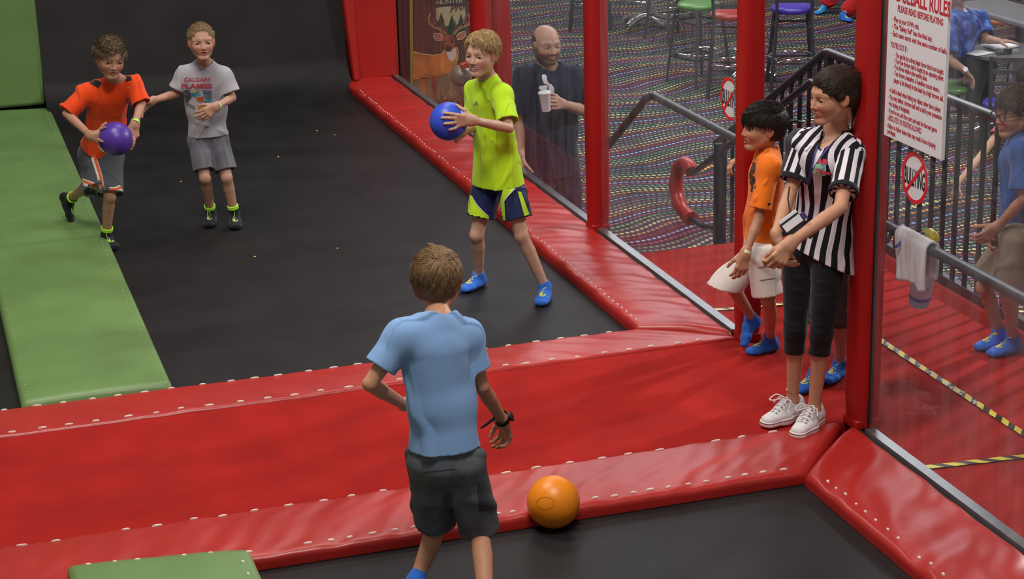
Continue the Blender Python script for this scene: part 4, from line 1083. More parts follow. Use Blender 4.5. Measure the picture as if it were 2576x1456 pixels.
def sock(t, an, kn, toe, down, s, mt, cuff=.05, label=None, band=None, name='sock', mark=True, tag_=None):
    F = Field(); foot(F, an, toe, down, s, .0045); up = nrm(kn - an); top = an + up * cuff
    F.cap(an, an + up * (cuff + .05), .033 * s + .003, .037 * s + .003, .015, cuts=[(top, up)], hollow=.02); F.disp = folds(.0004, 5, (30, 30, 30))
    o = link_mesh(name, F.build(.004), mt, t, bvh=True, label=label)
    if band: 
        m = MB(); q = nrm(np.cross(up, (0, 1, .1))); b2 = np.cross(up, q); R = .0405 * s
        ring = [[top + up * h + (q * math.cos(a) + b2 * math.sin(a)) * (R + e) for a in np.linspace(0, 2 * math.pi, 28, endpoint=False)] for h, e in ((-.020, .0), (-.018, .003), (0, .0035), (.002, -.003), (-.010, -.004))]
        m.add([p for r in ring for p in r], [(l * 28 + j, l * 28 + (j + 1) % 28, (l + 1) * 28 + (j + 1) % 28, (l + 1) * 28 + j) for l in range(4) for j in range(28)]); m.build('cuff_band', band, o)
    if mark:
        tn = nrm(toe); dn = nrm(down); sd = nrm(np.cross(dn, tn)); c = an + tn * .085 * s
        shp = [stroke2([(.028 * math.cos(a) * s, .017 * math.sin(a) * s) for a in np.linspace(-2.4, 1.6, 16)], .008 * s), stroke2([(-.045 * s, .012 * s), (-.03 * s, -.01 * s), (-.015 * s, .006 * s), (.0, -.012 * s)], .004 * s)]
        shp.append(poly2(disc2(.004, -.004, .012 * s, .007 * s, 12)))
        nn = -dn + (ray(1288, 728) * -.6); nn = nrm(nn - tn * nn.dot(tn)); u = tn; v = np.cross(nn, u)
        wrap('printed_mark', shp, an + tn * .088 * s + dn * .02 * s, u, v, o, YEL if mark is True else mark, o, .0012)
    return o
def hair(t, H, color, o):
    F = Field(); h = H.h; w = o.get('w', 1.); th = o.get('t', .05); rr = np.random.RandomState(o.get('seed', 1))
    A = np.array([(.335 * w + th), (.42 + th), (.35 + th)]); C0 = np.array([0, -.07, .14])
    F.ell(H.p(*C0), A * h, H.R, .01); F.ell(H.p(0, -.16, -.04), np.array((.30 * w + th, .30 + th, .30 + th)) * h, H.R, .02)
    hl = o.get('hairline', .30)
    # face, ears and nape openings
    F.ell(H.p(0, .48, hl - .33), np.array((.34 * w, .38, .34)) * h, H.R, .012, op=-1)
    F.ell(H.p(0, .30, -.30), np.array((.6, .34, .28)) * h, H.R, .012, op=-1)
    for s in (-1, 1):
        F.ell(H.p(s * .40 * w, .03, -.05), np.array((.16, .13, .16)) * h, H.R, .012, op=-1)
        F.ell(H.p(s * .36 * w, .24, -.06), np.array((.12, .16, .16)) * h, H.R, .012, op=-1)
    F.ell(H.p(0, .0, -.46 + o.get('nape', 0)), np.array((.7, .7, .22)) * h, H.R, .012, op=-1)
    flow = o['flow']; n = o.get('n', 260); L = o.get('len', .16); r0 = o.get('r', .024)
    for i in range(n):
        v = rr.normal(size=3); v /= np.linalg.norm(v); q = C0 + v * (A - .02)
        if q[2] < -.12: continue
        if q[1] > .13 and q[2] < hl - .02: continue
        if abs(q[0]) > .25 and q[1] > .02 and q[2] < .14: continue
        if abs(q[0]) > .27 and abs(q[1] + .0) < .16 and q[2] < .10: continue
        nn = nrm(v / A); f = np.array(flow(q, rr), float); f = f + rr.normal(size=3) * o.get('jit', .25); f = f - nn * f.dot(nn) * .9; f = nrm(f) + nn * o.get('lift', .12)
        l = L * rr.uniform(.6, 1.2); m1 = q + f * l * .5; m1 = m1; e = q + f * l - nn * l * o.get('droop', .18)
        F.cap(H.p(*q), H.p(*m1), r0 * h, r0 * .85 * h, .003); F.cap(H.p(*m1), H.p(*e), r0 * .85 * h, r0 * .25 * h, .003)
    for a, b, ra, rb in o.get('extra', ()): F.cap(a, b, ra, rb, .012)
    c = np.array(color); hi_ = np.array(o.get('tip', c * 1.35))
    V1, Q1 = F.build(.003)
    # individual strands laid over the sculpted mass
    N_ = o.get('strands', 2600); q = rr.normal(size=(N_ * 3, 3)); q /= np.linalg.norm(q, axis=1)[:, None]; q = C0 + q * (A - .005)
    ok = (q[:, 2] > -.20 + o.get('low', 0)) & ~((q[:, 1] > .13) & (q[:, 2] < hl - .03 - .13 * (np.abs(q[:, 0]) > .17))) & ~((np.abs(q[:, 0]) > .22) & (q[:, 1] > .02) & (q[:, 2] < .14)) & ~((np.abs(q[:, 0]) > .25) & (np.abs(q[:, 1]) < .16) & (q[:, 2] < .10))
    q = q[ok][:N_]; n_ = len(q); jit = rr.normal(size=(n_, 3)) * o.get('jit', .25); Ls = L * rr.uniform(.5, 1.15, n_) * np.where((np.abs(q[:, 0]) > .20) & (q[:, 2] < .42) & (q[:, 1] > -.25), o.get('side', .6), 1); K_ = 5; pts = [q]
    lift = rr.uniform(0, 1, n_) ** 2 * o.get('lift', .12) * .9 + .02
    for k in range(K_):
        f = np.array([flow(v, rr) for v in q], float) + jit; nn = (q - C0) / A ** 2; nn /= np.linalg.norm(nn, axis=1)[:, None]
        f -= nn * (f * nn).sum(1)[:, None]; f /= np.linalg.norm(f, axis=1)[:, None] + 1e-9
        q = q + f * (Ls / K_)[:, None]; lev = np.linalg.norm((q - C0) / A, axis=1); tg = 1.01 + lift * (k + 1) / K_ * (1.6 if k < 3 else 1.3)
        q = C0 + (q - C0) * (tg / lev)[:, None]; pts.append(q)
    pts = np.array(pts); W_ = H.c + H.h * (pts @ np.array([H.x, H.y, H.z])); rs = (.0015 * o.get('sr', 1)) * np.linspace(1, .3, K_ + 1)
    tan = W_[1:] - W_[:-1]; tan = np.concatenate([tan, tan[-1:]]); tan /= np.linalg.norm(tan, axis=2)[:, :, None] + 1e-9
    out = W_ - H.p(*C0); out /= np.linalg.norm(out, axis=2)[:, :, None]; sd_ = np.cross(tan, out); sd_ /= np.linalg.norm(sd_, axis=2)[:, :, None] + 1e-9
    ring = []
    for a_ in (0, 2.094, 4.189): ring.append(W_ + (sd_ * math.cos(a_) + np.cross(tan, sd_) * math.sin(a_)) * rs[:, None, None])
    R_ = np.array(ring); V2 = R_.transpose(2, 1, 0, 3).reshape(-1, 3)
    base = np.arange(n_)[:, None, None] * (K_ + 1) * 3; kk = np.arange(K_)[None, :, None] * 3; jj = np.arange(3)[None, None, :]
    i0 = base + kk + jj; i1 = base + kk + (jj + 1) % 3; Q2 = np.stack([i0, i1, i1 + 3, i0 + 3], -1).reshape(-1, 4) + len(V1)
    sc = np.repeat(rr.rand(n_), (K_ + 1) * 3)
    def colf(P):
        z_ = np.clip((H.loc(P)[:, 2] + .1) / .6, 0, 1); s = np.empty(len(P)); s[:len(V1)] = .15 + .25 * z_[:len(V1)]; s[len(V1):] = sc * .7 + .3 * z_[len(V1):]
        return c * (1 - s[:, None]) + hi_ * s[:, None]
    return link_mesh('hair', (np.concatenate([V1, V2]), np.concatenate([Q1, Q2])), M['hairv'], t, color=colf)
def band(t, a, b, r, mt, name='wristband', w=.016, label=None, grow=.002, q=1., rv=None):
    d = nrm(b - a); x = nrm(np.cross(d, (0, .3, 1))) if rv is None else nrm(rv - d * np.dot(rv, d)); y = np.cross(d, x); R = r + grow; m = MB(); n = 30
    prof = [(-w / 2, 0), (-w / 2, .0018), (w / 2, .0018), (w / 2, 0)]
    vs = [a + d * h + (x * math.cos(t_) * q + y * math.sin(t_)) * (R + e) for h, e in prof for t_ in np.linspace(0, 2 * math.pi, n, endpoint=False)]
    m.add(vs, [(l * n + j, l * n + (j + 1) % n, (l + 1) * n + (j + 1) % n, (l + 1) * n + j) for l in range(3) for j in range(n)]); return m.build(name, mt, t, label=label)

DEBUG = False
def dbg(label, J, s):
    L = lambda a, b: round(float(np.linalg.norm(J[a] - J[b])) / s, 3)
    print('LIMB', label[:28], 'sh', L('sh1', 'sh2'), 'ua', L('sh1', 'el1'), L('sh2', 'el2'), 'fa', L('el1', 'wr1'), L('el2', 'wr2'), 'torso', L('neck', 'pelvis'), 'th', L('hip1', 'kn1'), L('hip2', 'kn2'), 'sk', L('kn1', 'an1'), L('kn2', 'an2'), 'nh', L('neck', 'head'), 'headz', round(J['head'][2], 2), *[(k, [round(float(q), 2) for q in J[k]]) for k in ('neck','pelvis','hip1','kn1','an1','kn2','an2')])
def person(label, base, J, o):
    """J: joints of the pose. Suffix 1 = left in the picture, 2 = right in the picture. o: looks"""
    t = empty('person', base, label, 'person'); s = o['s']; hs = o['head']; H = Head(J['head'], o['face'], hs, tilt=o.get('tilt', 0), up=o.get('hup', (0, 0, 1)))
    F = Field(); sk = o['skin']; up = nrm(J['neck'] - J['pelvis']); R = nrm(J['sh2'] - J['sh1']); HR = nrm(J['hip2'] - J['hip1'])
    if DEBUG: dbg(label, J, s)
    J['chest'] = (J['sh1'] + J['sh2']) / 2 - up * .07 * s; J['waist'] = J.get('waist', J['pelvis'] * .62 + J['neck'] * .38)
    sw = np.linalg.norm(J['sh2'] - J['sh1']) / 2
    cq = o.get('cq', 1.45); cd = o.get('cd', .072) * s * 1.25
    F.cap(J['chest'], J['waist'], cd, cd * .86, .03, q=cq, r=R); F.cap(J['waist'], J['pelvis'], cd * .86, cd * .92, .03, q=1.35, r=HR)
    F.cap(J['sh1'] - up * .01, J['sh2'] - up * .01, .040 * s, .040 * s, .05)
    F.cap(J['neck'], J['chest'], .042 * s, .05 * s, .04)
    for i in '12':
        F.cap(J['neck'] + up * .01, J['sh' + i], .030 * s, .040 * s, .04)
        F.cap(J['sh' + i], J['el' + i], .042 * s * o.get('arm', 1), .031 * s * o.get('arm', 1), .012)
        w_ = J['wr' + i]; e_ = J['el' + i]; mid = e_ * .68 + w_ * .32
        F.cap(e_, mid, .031 * s * o.get('arm', 1), .033 * s * o.get('arm', 1), .006); F.cap(mid, w_, .033 * s * o.get('arm', 1), .0225 * s * o.get('arm', 1), .003)
        lg = o.get('leg', 1.)
        F.cap(J['hip' + i], J['kn' + i], .067 * s * lg, .046 * s * lg, .012); kn, an = J['kn' + i], J['an' + i]; d = an - kn
        fwd_k = nrm(np.cross(HR, np.array([0, 0, 1.])) ) * -1
        back = -nrm(o['toe' + i] - nrm(d) * np.dot(o['toe' + i], nrm(d)))
        c1, c2 = kn + d * .30 + back * .007 * s, kn + d * .64 + back * .004 * s; F.cap(kn, c1, .042 * s * lg, .0445 * s * lg, .006); F.cap(c1, c2, .0445 * s * lg, .0365 * s * lg, .003); F.cap(c2, an, .0365 * s * lg, .029 * s * lg, .003)
        F.ell(kn - back * .013 * s + d * .01, np.array((.034, .034, .040)) * s * lg, None, .02)
        foot(F, an, o['toe' + i], o.get('down' + i, np.array([0, 0, -1.])), s * o.get('fs', 1))
    fine = [(H.c - hs * .62, H.c + hs * .62, .0022)]
    hands = {}
    for i in '12':
        hd = o.get('hand' + i)
        if hd:
            L = hd.get('L', .152 * s); kw = {k: v for k, v in hd.items() if k in ('curl', 'thumb', 'spread', 'sphere')}
            n0 = len(F.ops); hands[i] = hand(F, J['wr' + i], hd['d'], hd['n'], hd['side'], L, **kw)
            P = np.array([q for op in F.ops[n0:] for q in (op[1] + .02, op[2] - .02)]); fine.append((P.min(0), P.max(0), .0030))
    sculpt_head(F, H, J['neck'], .044 * s * o.get('nk', 1), o)
    body = link_mesh('body', F.build(.0062, fine), M['skin'], t, color=face_color(H, sk, o))
    eyes(H, t, o.get('look', H.y), o.get('iris', (.09, .05, .03)), o.get('w', 1.))
    return t, H, hands, body
def shirt(t, J, o, mt, s, hem, sl=.62, grow=.012, seed=1, neck_r=.058, sleeve_r=(.058, .068), sd=.074, hd=.088, amp=.004, color=None, name='shirt', hemn=None, sleeves='12', hq=1.35, cq=1.5, label=None, attr=None, cuthi=None, res=.0042, vneck=None):
    F = Field(); up = nrm(J['neck'] - J['pelvis']); R = nrm(J['sh2'] - J['sh1']); HR = nrm(J['hip2'] - J['hip1'])
    hem = np.array(hem, float); hn = nrm(hem - J['waist']) if hemn is None else nrm(hemn); cuts = [(hem, hn)]
    F.cap(J['chest'], J['waist'], sd * s * 1.25 + grow, sd * s * 1.1 + grow, .03, q=cq, r=R, cuts=cuts, hollow=.05)
    F.cap(J['waist'], hem + hn * .06, sd * s * 1.1 + grow, hd * s * 1.15 + grow, .04, q=hq, r=HR, cuts=cuts, hollow=.05)
    F.cap(J['sh1'] - up * .012, J['sh2'] - up * .012, .040 * s + grow, .040 * s + grow, .05)
    F.cap(J['neck'] - up * .012, J['chest'], .050 * s + grow, .055 * s + grow, .04)
    for i in '12':
        F.cap(J['neck'] - up * .004, J['sh' + i] + up * .0, .034 * s + grow * .8, .040 * s + grow, .04)
        if i in sleeves:
            a, e = J['sh' + i], J['el' + i]; d = nrm(e - a); L = np.linalg.norm(e - a)
            p = a + d * L * sl; F.cap(a, a + d * L * (sl + .35), sleeve_r[0] * s, sleeve_r[1] * s * 1.15, .028, cuts=[(p, d)], hollow=.03)
    dN = nrm(o['headc'] - J['neck']); fr = o['front']
    F.cap(J['neck'] - up * .03 + fr * .012, J['neck'] + up * .10 + fr * .015, neck_r * s * .9, neck_r * s * 1.25, .006, op=-1)
    if vneck: F.cap(J['neck'] + fr * .07 + up * .02, J['neck'] + fr * .12 - up * vneck, .045 * s, .012, .004, op=-1)
    F.disp = folds(amp, seed, (17, 17, 8))
    return link_mesh(name, F.build(res), mt, t, color=color, bvh=True, label=label, attr=attr)
def shorts(t, J, s, mt, top, l1, l2, grow=.012, flare=(.085, .098), seed=2, amp=.0045, color=None, name='shorts', pd=.085, label=None, q=1.35, res=.0042, leg_q=1.15, hn1=None):
    F = Field(); HR = nrm(J['hip2'] - J['hip1']); up = nrm(J['neck'] - J['pelvis']); tp = np.array(top, float)
    F.cap(J['pelvis'] - up * .03, J['pelvis'] + up * .16, pd * s + grow, pd * s + grow * .6, .02, q=q, r=HR, cuts=[(tp, up)])
    F.cap(J['hip1'], J['hip2'], .075 * s + grow, .075 * s + grow, .03, cuts=[(tp, up)])
    for i, l in (('1', l1), ('2', l2)):
        a, k = J['hip' + i], J['kn' + i]; d = nrm(k - a); L = np.linalg.norm(k - a); p = a + d * L * l
        hn = d if hn1 is None or i == '2' else nrm(hn1); F.cap(a, a + d * L * (l + .22), flare[0] * s, flare[1] * s * 1.08, .018, q=leg_q, r=HR, cuts=[(tp, up), (p, hn)], hollow=.03)
    F.disp = folds(amp, seed, (15, 15, 9))
    return link_mesh(name, F.build(res), mt, t, color=color, bvh=True, label=label)
def setJ(d): return {k: np.array(v, float) for k, v in d.items()}
def A_(px, py, fl, s): return onz(px, py, fl) + V(0, 0, .079 * s)
def tdir(a, b, fl=0): d = onz(*a, fl) - onz(*b, fl); d[2] = 0; return nrm(d)
DN = V(0, 0, -1)
def mid(a, b, t=.5): return a * (1 - t) + b * t
def text_on(t, target, items, o, u, v, off=.0015):
    for name, shapes, mt in items: wrap(name, shapes, o, u, v, target, mt, t, off)
def txt(s, size, width, dx=0, dy=0, **k):
    vs, fs = text_shape(s, size, **k); x0 = min(a for a, _ in vs); x1 = max(a for a, _ in vs); kk = width / (x1 - x0)
    return [((a - x0) * kk + dx, b + dy) for a, b in vs], fs
SK1, SK2, SK3 = (.56, .33, .235), (.50, .28, .19), (.42, .21, .12)

# ---- boy in yellow shirt with the blue ball
def boy_yellow():
    s = .775; J = setJ(dict(head=ony(1212, 136, 9.02), neck=ony(1226, 200, 9.08), sh1=ony(1196, 226, 9.20), sh2=ony(1264, 236, 8.96),
        el1=ony(1190, 318, 9.16), wr1=ony(1165, 330, 8.94), el2=ony(1280, 322, 8.84), wr2=ony(1190, 303, 8.72),
        pelvis=ony(1254, 428, 9.08), hip1=ony(1228, 440, 9.14), hip2=ony(1278, 444, 9.02), kn1=ony(1200, 590, 9.11), kn2=ony(1312, 592, 8.92),
        an1=A_(1205, 722, BZ, s), an2=A_(1372, 752, BZ, s)))
    face = nrm(V(-.74, -.66, -.03)); t1, t2 = tdir((1160, 738), (1222, 714), BZ), tdir((1352, 778), (1380, 730), BZ)
    c, r = BLU[1], BLU[2]
    pd2 = nrm(c - J['wr2']); fd2 = nrm(V(-1, -.05, .10))
    n2 = nrm(np.cross(np.cross(fd2, c - (J['wr2'] + fd2 * .06)), fd2))
    n1 = nrm(np.cross(np.cross(fd2, c - (J['wr1'] + fd2 * .05)), fd2))
    o = dict(s=s, head=.212, face=face, skin=SK1, toe1=t1, toe2=t2, w=.98, mouth=1., teeth=True, brow=(.45, .26, .12), lip=(.55, .16, .14), jaw=.95, lash=.45,
        hand2=dict(L=.158, d=fd2, n=n2, side=V(0, -.1, 1), sphere=(c, r), thumb=(1.1, .3), spread=.20), hand1=dict(L=.15, d=nrm(V(-.7, -.6, -.2)), n=n1, side=V(0, 0, 1), sphere=(c, r), thumb=(.9, .3)),
        iris=(.06, .08, .12), headc=J['head'], front=face, look=nrm(V(-.82, -.56, -.05)))
    t, H, hn, body = person('boy in a neon yellow shirt and navy shorts holding the blue ball', V(2.72, 8.86, BZ), J, o)
    o['headc'] = J['head']
    hair(t, H, (.17, .10, .045), dict(flow=lambda q, r: (-.75 if q[0] < .12 else .7, .75 if q[2] > .2 else .05, -.15 if q[2] > .33 else -1), n=260, len=.24, t=.050, w=.98, seed=3, hairline=.36, tip=(.56, .38, .17), droop=.15, jit=.16, lift=.07))
    hem = mid(J['hip1'], J['hip2']) + V(0, 0, -.045)
    sh = shirt(t, J, o, cloth('neon_yellow_jersey', (.50, .80, .015), .7), s, hem, sl=.80, grow=.014, seed=4, sleeve_r=(.060, .072), neck_r=.056, amp=.0042, hemn=nrm(V(.05, 0, -1)), hd=.108, hq=1.55)
    NV = cloth('navy_polyester', (.012, .020, .085), .5)
    so = shorts(t, J, s, NV, hem + V(0, 0, .012), .70, .72, flare=(.086, .092), seed=7, pd=.078, label='navy shorts with yellow panels')
    YP = cloth('yellow_panel', (.48, .76, .02), .6); WH = mat('white_piping', (.7, .7, .75), .7)
    u = nrm(V(.95, -.30, 0)); v = V(0, 0, 1); pp = mid(J['hip1'], J['hip2'])
    o1 = ony(1253, 520, 8.8); k = 1 / 545.
    P = lambda a, b: ((a - 1253) * k, -(b - 520) * k)
    def panel(nm, pts, mt, off=.006): wrap(nm, [poly2([P(*q) for q in pts])], o1, nrm(CM @ V(1, 0, 0)), nrm(CM @ V(0, 1, .2)), so, mt, so, off, 3)
    panel('side_panel', [(1172, 480), (1180, 492), (1195, 515), (1228, 549), (1228, 566), (1170, 552)], YP)
    panel('side_panel', [(1266, 473), (1296, 470), (1270, 505), (1273, 566), (1248, 562), (1252, 530)], YP)
    panel('side_panel', [(1306, 478), (1316, 480), (1345, 560), (1330, 566)], YP)
    wrap('piping', [stroke2([P(*q) for q in [(1180, 490), (1195, 515), (1212, 533), (1228, 547)]], .004), stroke2([P(*q) for q in [(1303, 465), (1280, 490), (1258, 520), (1249, 550)]], .004)], o1, nrm(CM @ V(1, 0, 0)), nrm(CM @ V(0, 1, .2)), so, WH, so, .008, 2)
    # three bar triangle mark on the chest
    oo = ony(1197, 265, 8.7); tri = [poly2([(-.014, 0), (-.008, 0), (-.010, .007)]), poly2([(-.006, 0), (.002, 0), (-.004, .014), (-.008, .010)]), poly2([(.004, 0), (.013, 0), (.003, .024), (-.002, .017)])]
    wrap('chest_mark', tri, oo, nrm(CM @ V(1, 0, 0)), nrm(CM @ V(0, 1, 0)), sh, mat('grey_print', (.18, .22, .10), .5), sh, .0015)
    sock(t, J['an1'], J['kn1'], t1, DN, s, SOCKB, .028, label='blue grip sock with yellow print'); sock(t, J['an2'], J['kn2'], t2, DN, s, SOCKB, .030, label='blue grip sock with yellow print')
boy_yellow()

# ---- boy in the orange-red shirt, leaning, with the purple ball
def boy_red():
    s = .76; c, r = PUR[1], PUR[2]
    J = setJ(dict(head=ony(277, 146, 10.52), neck=ony(290, 205, 10.64), sh1=ony(218, 232, 10.68), sh2=ony(336, 212, 10.60),
        el1=ony(168, 286, 10.64), wr1=ony(226, 340, 10.44), el2=ony(356, 262, 10.54), wr2=ony(340, 308, 10.42),
        pelvis=ony(252, 376, 10.80), hip1=ony(228, 388, 10.84), hip2=ony(277, 392, 10.76), kn1=ony(240, 458, 10.70), kn2=ony(276, 492, 10.64),
        an1=ony(177, 500, 11.13), an2=A_(270, 618, BZ, s)))
    face = nrm(V(.14, -.92, -.22)); t2 = tdir((318, 640), (268, 606), BZ)
    d1 = nrm(V(.75, -.4, -.25)); n1 = nrm(c - (J['wr1'] + d1 * .06)); d2 = nrm(V(-.25, -.3, -1)); n2 = nrm(c - (J['wr2'] + d2 * .06))
    o = dict(s=s, head=.208, face=face, hup=(.10, .1, 1), skin=(.46, .24, .16), toe1=nrm(V(.20, -.25, -.9)), down1=nrm(V(-.9, .35, -.35)), toe2=t2, brow=(.07, .04, .025), lash=.75, mouth=.3, lip=(.40, .13, .11),
        hand1=dict(L=.155, d=d1, n=n1, side=V(.3, 0, 1), sphere=(c, r), thumb=(.9, .2), spread=.22), hand2=dict(L=.150, d=d2, n=n2, side=V(-1, -.3, 0), sphere=(c, r), thumb=(.7, .2)),
        headc=J['head'], front=nrm(V(.1, -.9, 0)), look=nrm(V(.3, -.8, -.5)), iris=(.05, .03, .02))
    t, H, hn, body = person('boy in an orange-red shirt leaning forward with the purple ball', V(.97, 10.5, BZ), J, o)
    hair(t, H, (.060, .040, .025), dict(flow=lambda q, r: (.25, .9 if q[2] > .2 else .2, .55 if q[2] > .25 else -1), n=240, len=.22, t=.055, seed=5, hairline=.33, tip=(.22, .155, .09), lift=.16, droop=.0, jit=.2))
    up = nrm(J['neck'] - J['pelvis'])
    sh = shirt(t, J, o, cloth('orange_red_jersey', (.80, .065, .006), .7), s, mid(J['pelvis'], J['neck'], -.02), sl=.95, grow=.012, seed=14, sleeve_r=(.060, .070), amp=.005, hemn=-up, hd=.100)
    so = shorts(t, J, s, cloth('slate_mesh', (.085, .10, .115), .8), J['pelvis'] + up * .08, 1.30, .96, flare=(.086, .088), seed=17, label='slate basketball shorts with orange and white bands')
    u, v = nrm(CM @ V(1, 0, 0)), nrm(CM @ V(0, 1, .1)); o1 = ony(255, 430, 10.4); k = 1 / 455.
    P = lambda a, b: ((a - 255) * k, -(b - 430) * k)
    OR = cloth('orange_stripe', (.80, .13, .03)); WH = cloth('white_stripe', (.72, .68, .66))
    BK = cloth('black_yoke', (.02, .015, .013))
    wrap('side_stripe', [stroke2([P(*q) for q in [(232, 366), (238, 400), (250, 440), (258, 486)]], .030)], o1, u, v, so, WH, so, .003, 2)
    wrap('side_stripe', [stroke2([P(*q) for q in [(233, 366), (240, 400), (252, 440), (260, 486)]], .014)], o1, u, v, so, OR, so, .0045, 2)
    for nm, dy, w, mt, of in (('hem_band', 0, .036, WH, .003), ('hem_band', -2, .013, OR, .0045)):
        for pl in ([(206, 456), (228, 464), (246, 472)], [(274, 478), (290, 478), (304, 472)]): wrap(nm, [stroke2([P(q[0], q[1] + dy) for q in pl], w)], o1, u, v, so, mt, so, of, 2)
    for pl in ([(222, 196), (236, 205), (252, 214)], [(310, 176), (318, 190), (322, 203)]): wrap('shoulder_panel', [stroke2([((q[0] - 270) * k, -(q[1] - 200) * k) for q in pl], .034)], ony(270, 200, 10.3), u, nrm(CM @ V(0, 1, 0)), sh, BK, sh, .004, 3)
    wrap('chest_mark', [(([(0, .004), (.006, -.001), (.028, .010), (.007, .003), (.003, .006)]), [(0, 1, 4), (1, 3, 4), (1, 2, 3)])], ony(318, 222, 10.3), u, v, sh, mat('silver_print', (.6, .5, .45), .4), sh, .002)
    sock(t, J['an1'], J['kn1'], o['toe1'], o['down1'], s, SOCKK, .055, band=LIME, label='black sock with lime cuff', mark=mat('lime_print', (.45, .75, .15), .6))
    sock(t, J['an2'], J['kn2'], t2, DN, s, SOCKK, .055, band=LIME, label='black sock with lime cuff', mark=mat('lime_print_2', (.45, .75, .15), .6))
    band(t, J['wr2'], J['el2'], .021, mat('neon_band', (.30, .85, .10), .5), label='neon green wristband')
boy_red()

# ---- boy in the grey shirt
def boy_grey():
    s = .73; J = setJ(dict(head=ony(507, 105, 10.82), neck=ony(514, 163, 10.90), sh1=ony(465, 187, 10.92), sh2=ony(562, 190, 10.90),
        el1=ony(443, 236, 10.92), wr1=ony(385, 252, 10.82), el2=ony(584, 246, 10.86), wr2=ony(548, 266, 10.72),
        pelvis=ony(522, 342, 10.94), hip1=ony(500, 352, 10.94), hip2=ony(546, 352, 10.94), kn1=ony(516, 446, 10.84), kn2=ony(570, 446, 10.84),
        an1=A_(532, 560, BZ, s), an2=A_(592, 565, BZ, s)))
    face = nrm(V(-.05, -.97, .02)); t1, t2 = tdir((520, 592), (534, 560), BZ), tdir((598, 600), (592, 566), BZ)
    o = dict(s=s, head=.200, face=face, skin=(.50, .27, .19), toe1=t1, toe2=t2, brow=(.30, .18, .10), mouth=.5, lip=(.50, .15, .13), lash=.6,
        hand1=dict(L=.15, d=nrm(V(-.8, -.2, -.45)), n=nrm(V(.1, -.6, .3)), side=V(-.1, -.5, .8), curl=(.3, .25, .35, .4), thumb=(.7, .3)),
        hand2=dict(L=.15, d=nrm(V(-.85, -.2, -.4)), n=nrm(V(-.1, .95, -.1)), side=V(-.2, .0, .9), curl=(.35, .3, .3, .35), thumb=(.6, .3)),
        headc=J['head'], front=nrm(V(0, -1, 0)), look=nrm(V(-.05, -.97, -.05)), iris=(.08, .08, .07), w=.99)
    t, H, hn, body = person('boy with buzzed blond hair in a grey shirt with red lettering', V(1.55, 10.6, BZ), J, o)
    hair(t, H, (.16, .10, .055), dict(flow=lambda q, r: (0, .8 if q[2] > .3 else 0, .2 if q[2] > .3 else -1), n=60, len=.07, t=.018, seed=8, hairline=.37, tip=(.46, .32, .18), r=.012, lift=.12, jit=.4, sr=.8))
    sh = shirt(t, J, o, cloth('heather_grey_cotton', (.38, .37, .41), .9), s, mid(J['hip1'], J['hip2']) + V(0, 0, .03), sl=.78, grow=.016, seed=24, sleeve_r=(.062, .080), amp=.0045, hemn=DN, cq=1.52)
    u, v = nrm(CM @ V(1, 0, 0)), nrm(CM @ V(0, 1, .1)); k = 1 / 447.; o1 = ony(500, 235, 10.5)
    P = lambda a, b: ((a - 500) * k, -(b - 235) * k)
    RP = mat('red_shirt_print', (.42, .05, .08), .7)
    wrap('lettering', [txt('CALGARY', .030, .152, *P(464, 205), bold=.001)], o1, u, v, sh, RP, sh)
    wrap('lettering', [txt('FLAMES', .036, .172, *P(457, 222), bold=.0016)], o1, u, v, sh, RP, sh)
    for nm, pts, col in (('printed_patch', [(458, 228), (478, 226), (482, 244), (470, 262), (456, 246)], (.07, .08, .11)), ('printed_patch', [(508, 226), (534, 228), (532, 248), (516, 250)], (.10, .13, .18)),
                         ('printed_patch', [(480, 234), (500, 230), (504, 240), (486, 244)], (.05, .35, .55)), ('printed_patch', [(492, 246), (512, 242), (514, 258), (498, 256)], (.42, .10, .03)), ('printed_patch', [(498, 262), (530, 246), (534, 254), (502, 274)], (.03, .22, .30)),
                         ('printed_patch', [(484, 228), (494, 226), (494, 234), (486, 236)], (.55, .45, .05)), ('printed_patch', [(496, 270), (514, 262), (512, 278), (500, 282)], (.5, .22, .03)), ('printed_patch', [(462, 250), (480, 262), (492, 268), (488, 276), (470, 266)], (.16, .17, .20))):
        wrap(nm, [poly2([P(*q) for q in pts])], o1, u, v, sh, mat('print_' + str(int(col[0] * 999)), col, .7, .4, 60), sh, .0015, 2)
    so = shorts(t, J, s, cloth('grey_shiny_fabric', (.13, .13, .16), .45), J['pelvis'] + V(0, 0, .08), .82, .82, flare=(.086, .082), seed=27, amp=.006, leg_q=1.0, pd=.080)
    PW = mat('white_piping_b', (.75, .75, .78), .7)
    o2 = ony(530, 380, 10.4); Q = lambda a, b: ((a - 530) * k, -(b - 380) * k)
    wrap('side_piping', [stroke2([Q(*q) for q in [(563, 325), (569, 360), (573, 395)]], .005), stroke2([Q(*q) for q in [(571, 322), (576, 350), (577, 372)]], .005)], o2, u, v, so, PW, so, .003, 2)
    wrap('drawstring', [stroke2([Q(*q) for q in [(497, 341), (500, 355), (502, 369)]], .006)], o2, u, v, so, PW, so, .004, 2)
    for i, tt in (('1', t1), ('2', t2)): sock(t, J['an' + i], J['kn' + i], tt, DN, s, SOCKK, .062, band=LIME, label='black sock with lime cuff', mark=mat('lime_print_3' + i, (.45, .75, .15), .6))
    band(t, J['wr2'], J['el2'], .0195, mat('pale_green_band', (.45, .85, .45), .5), label='white and green wristband', w=.02)
boy_grey()

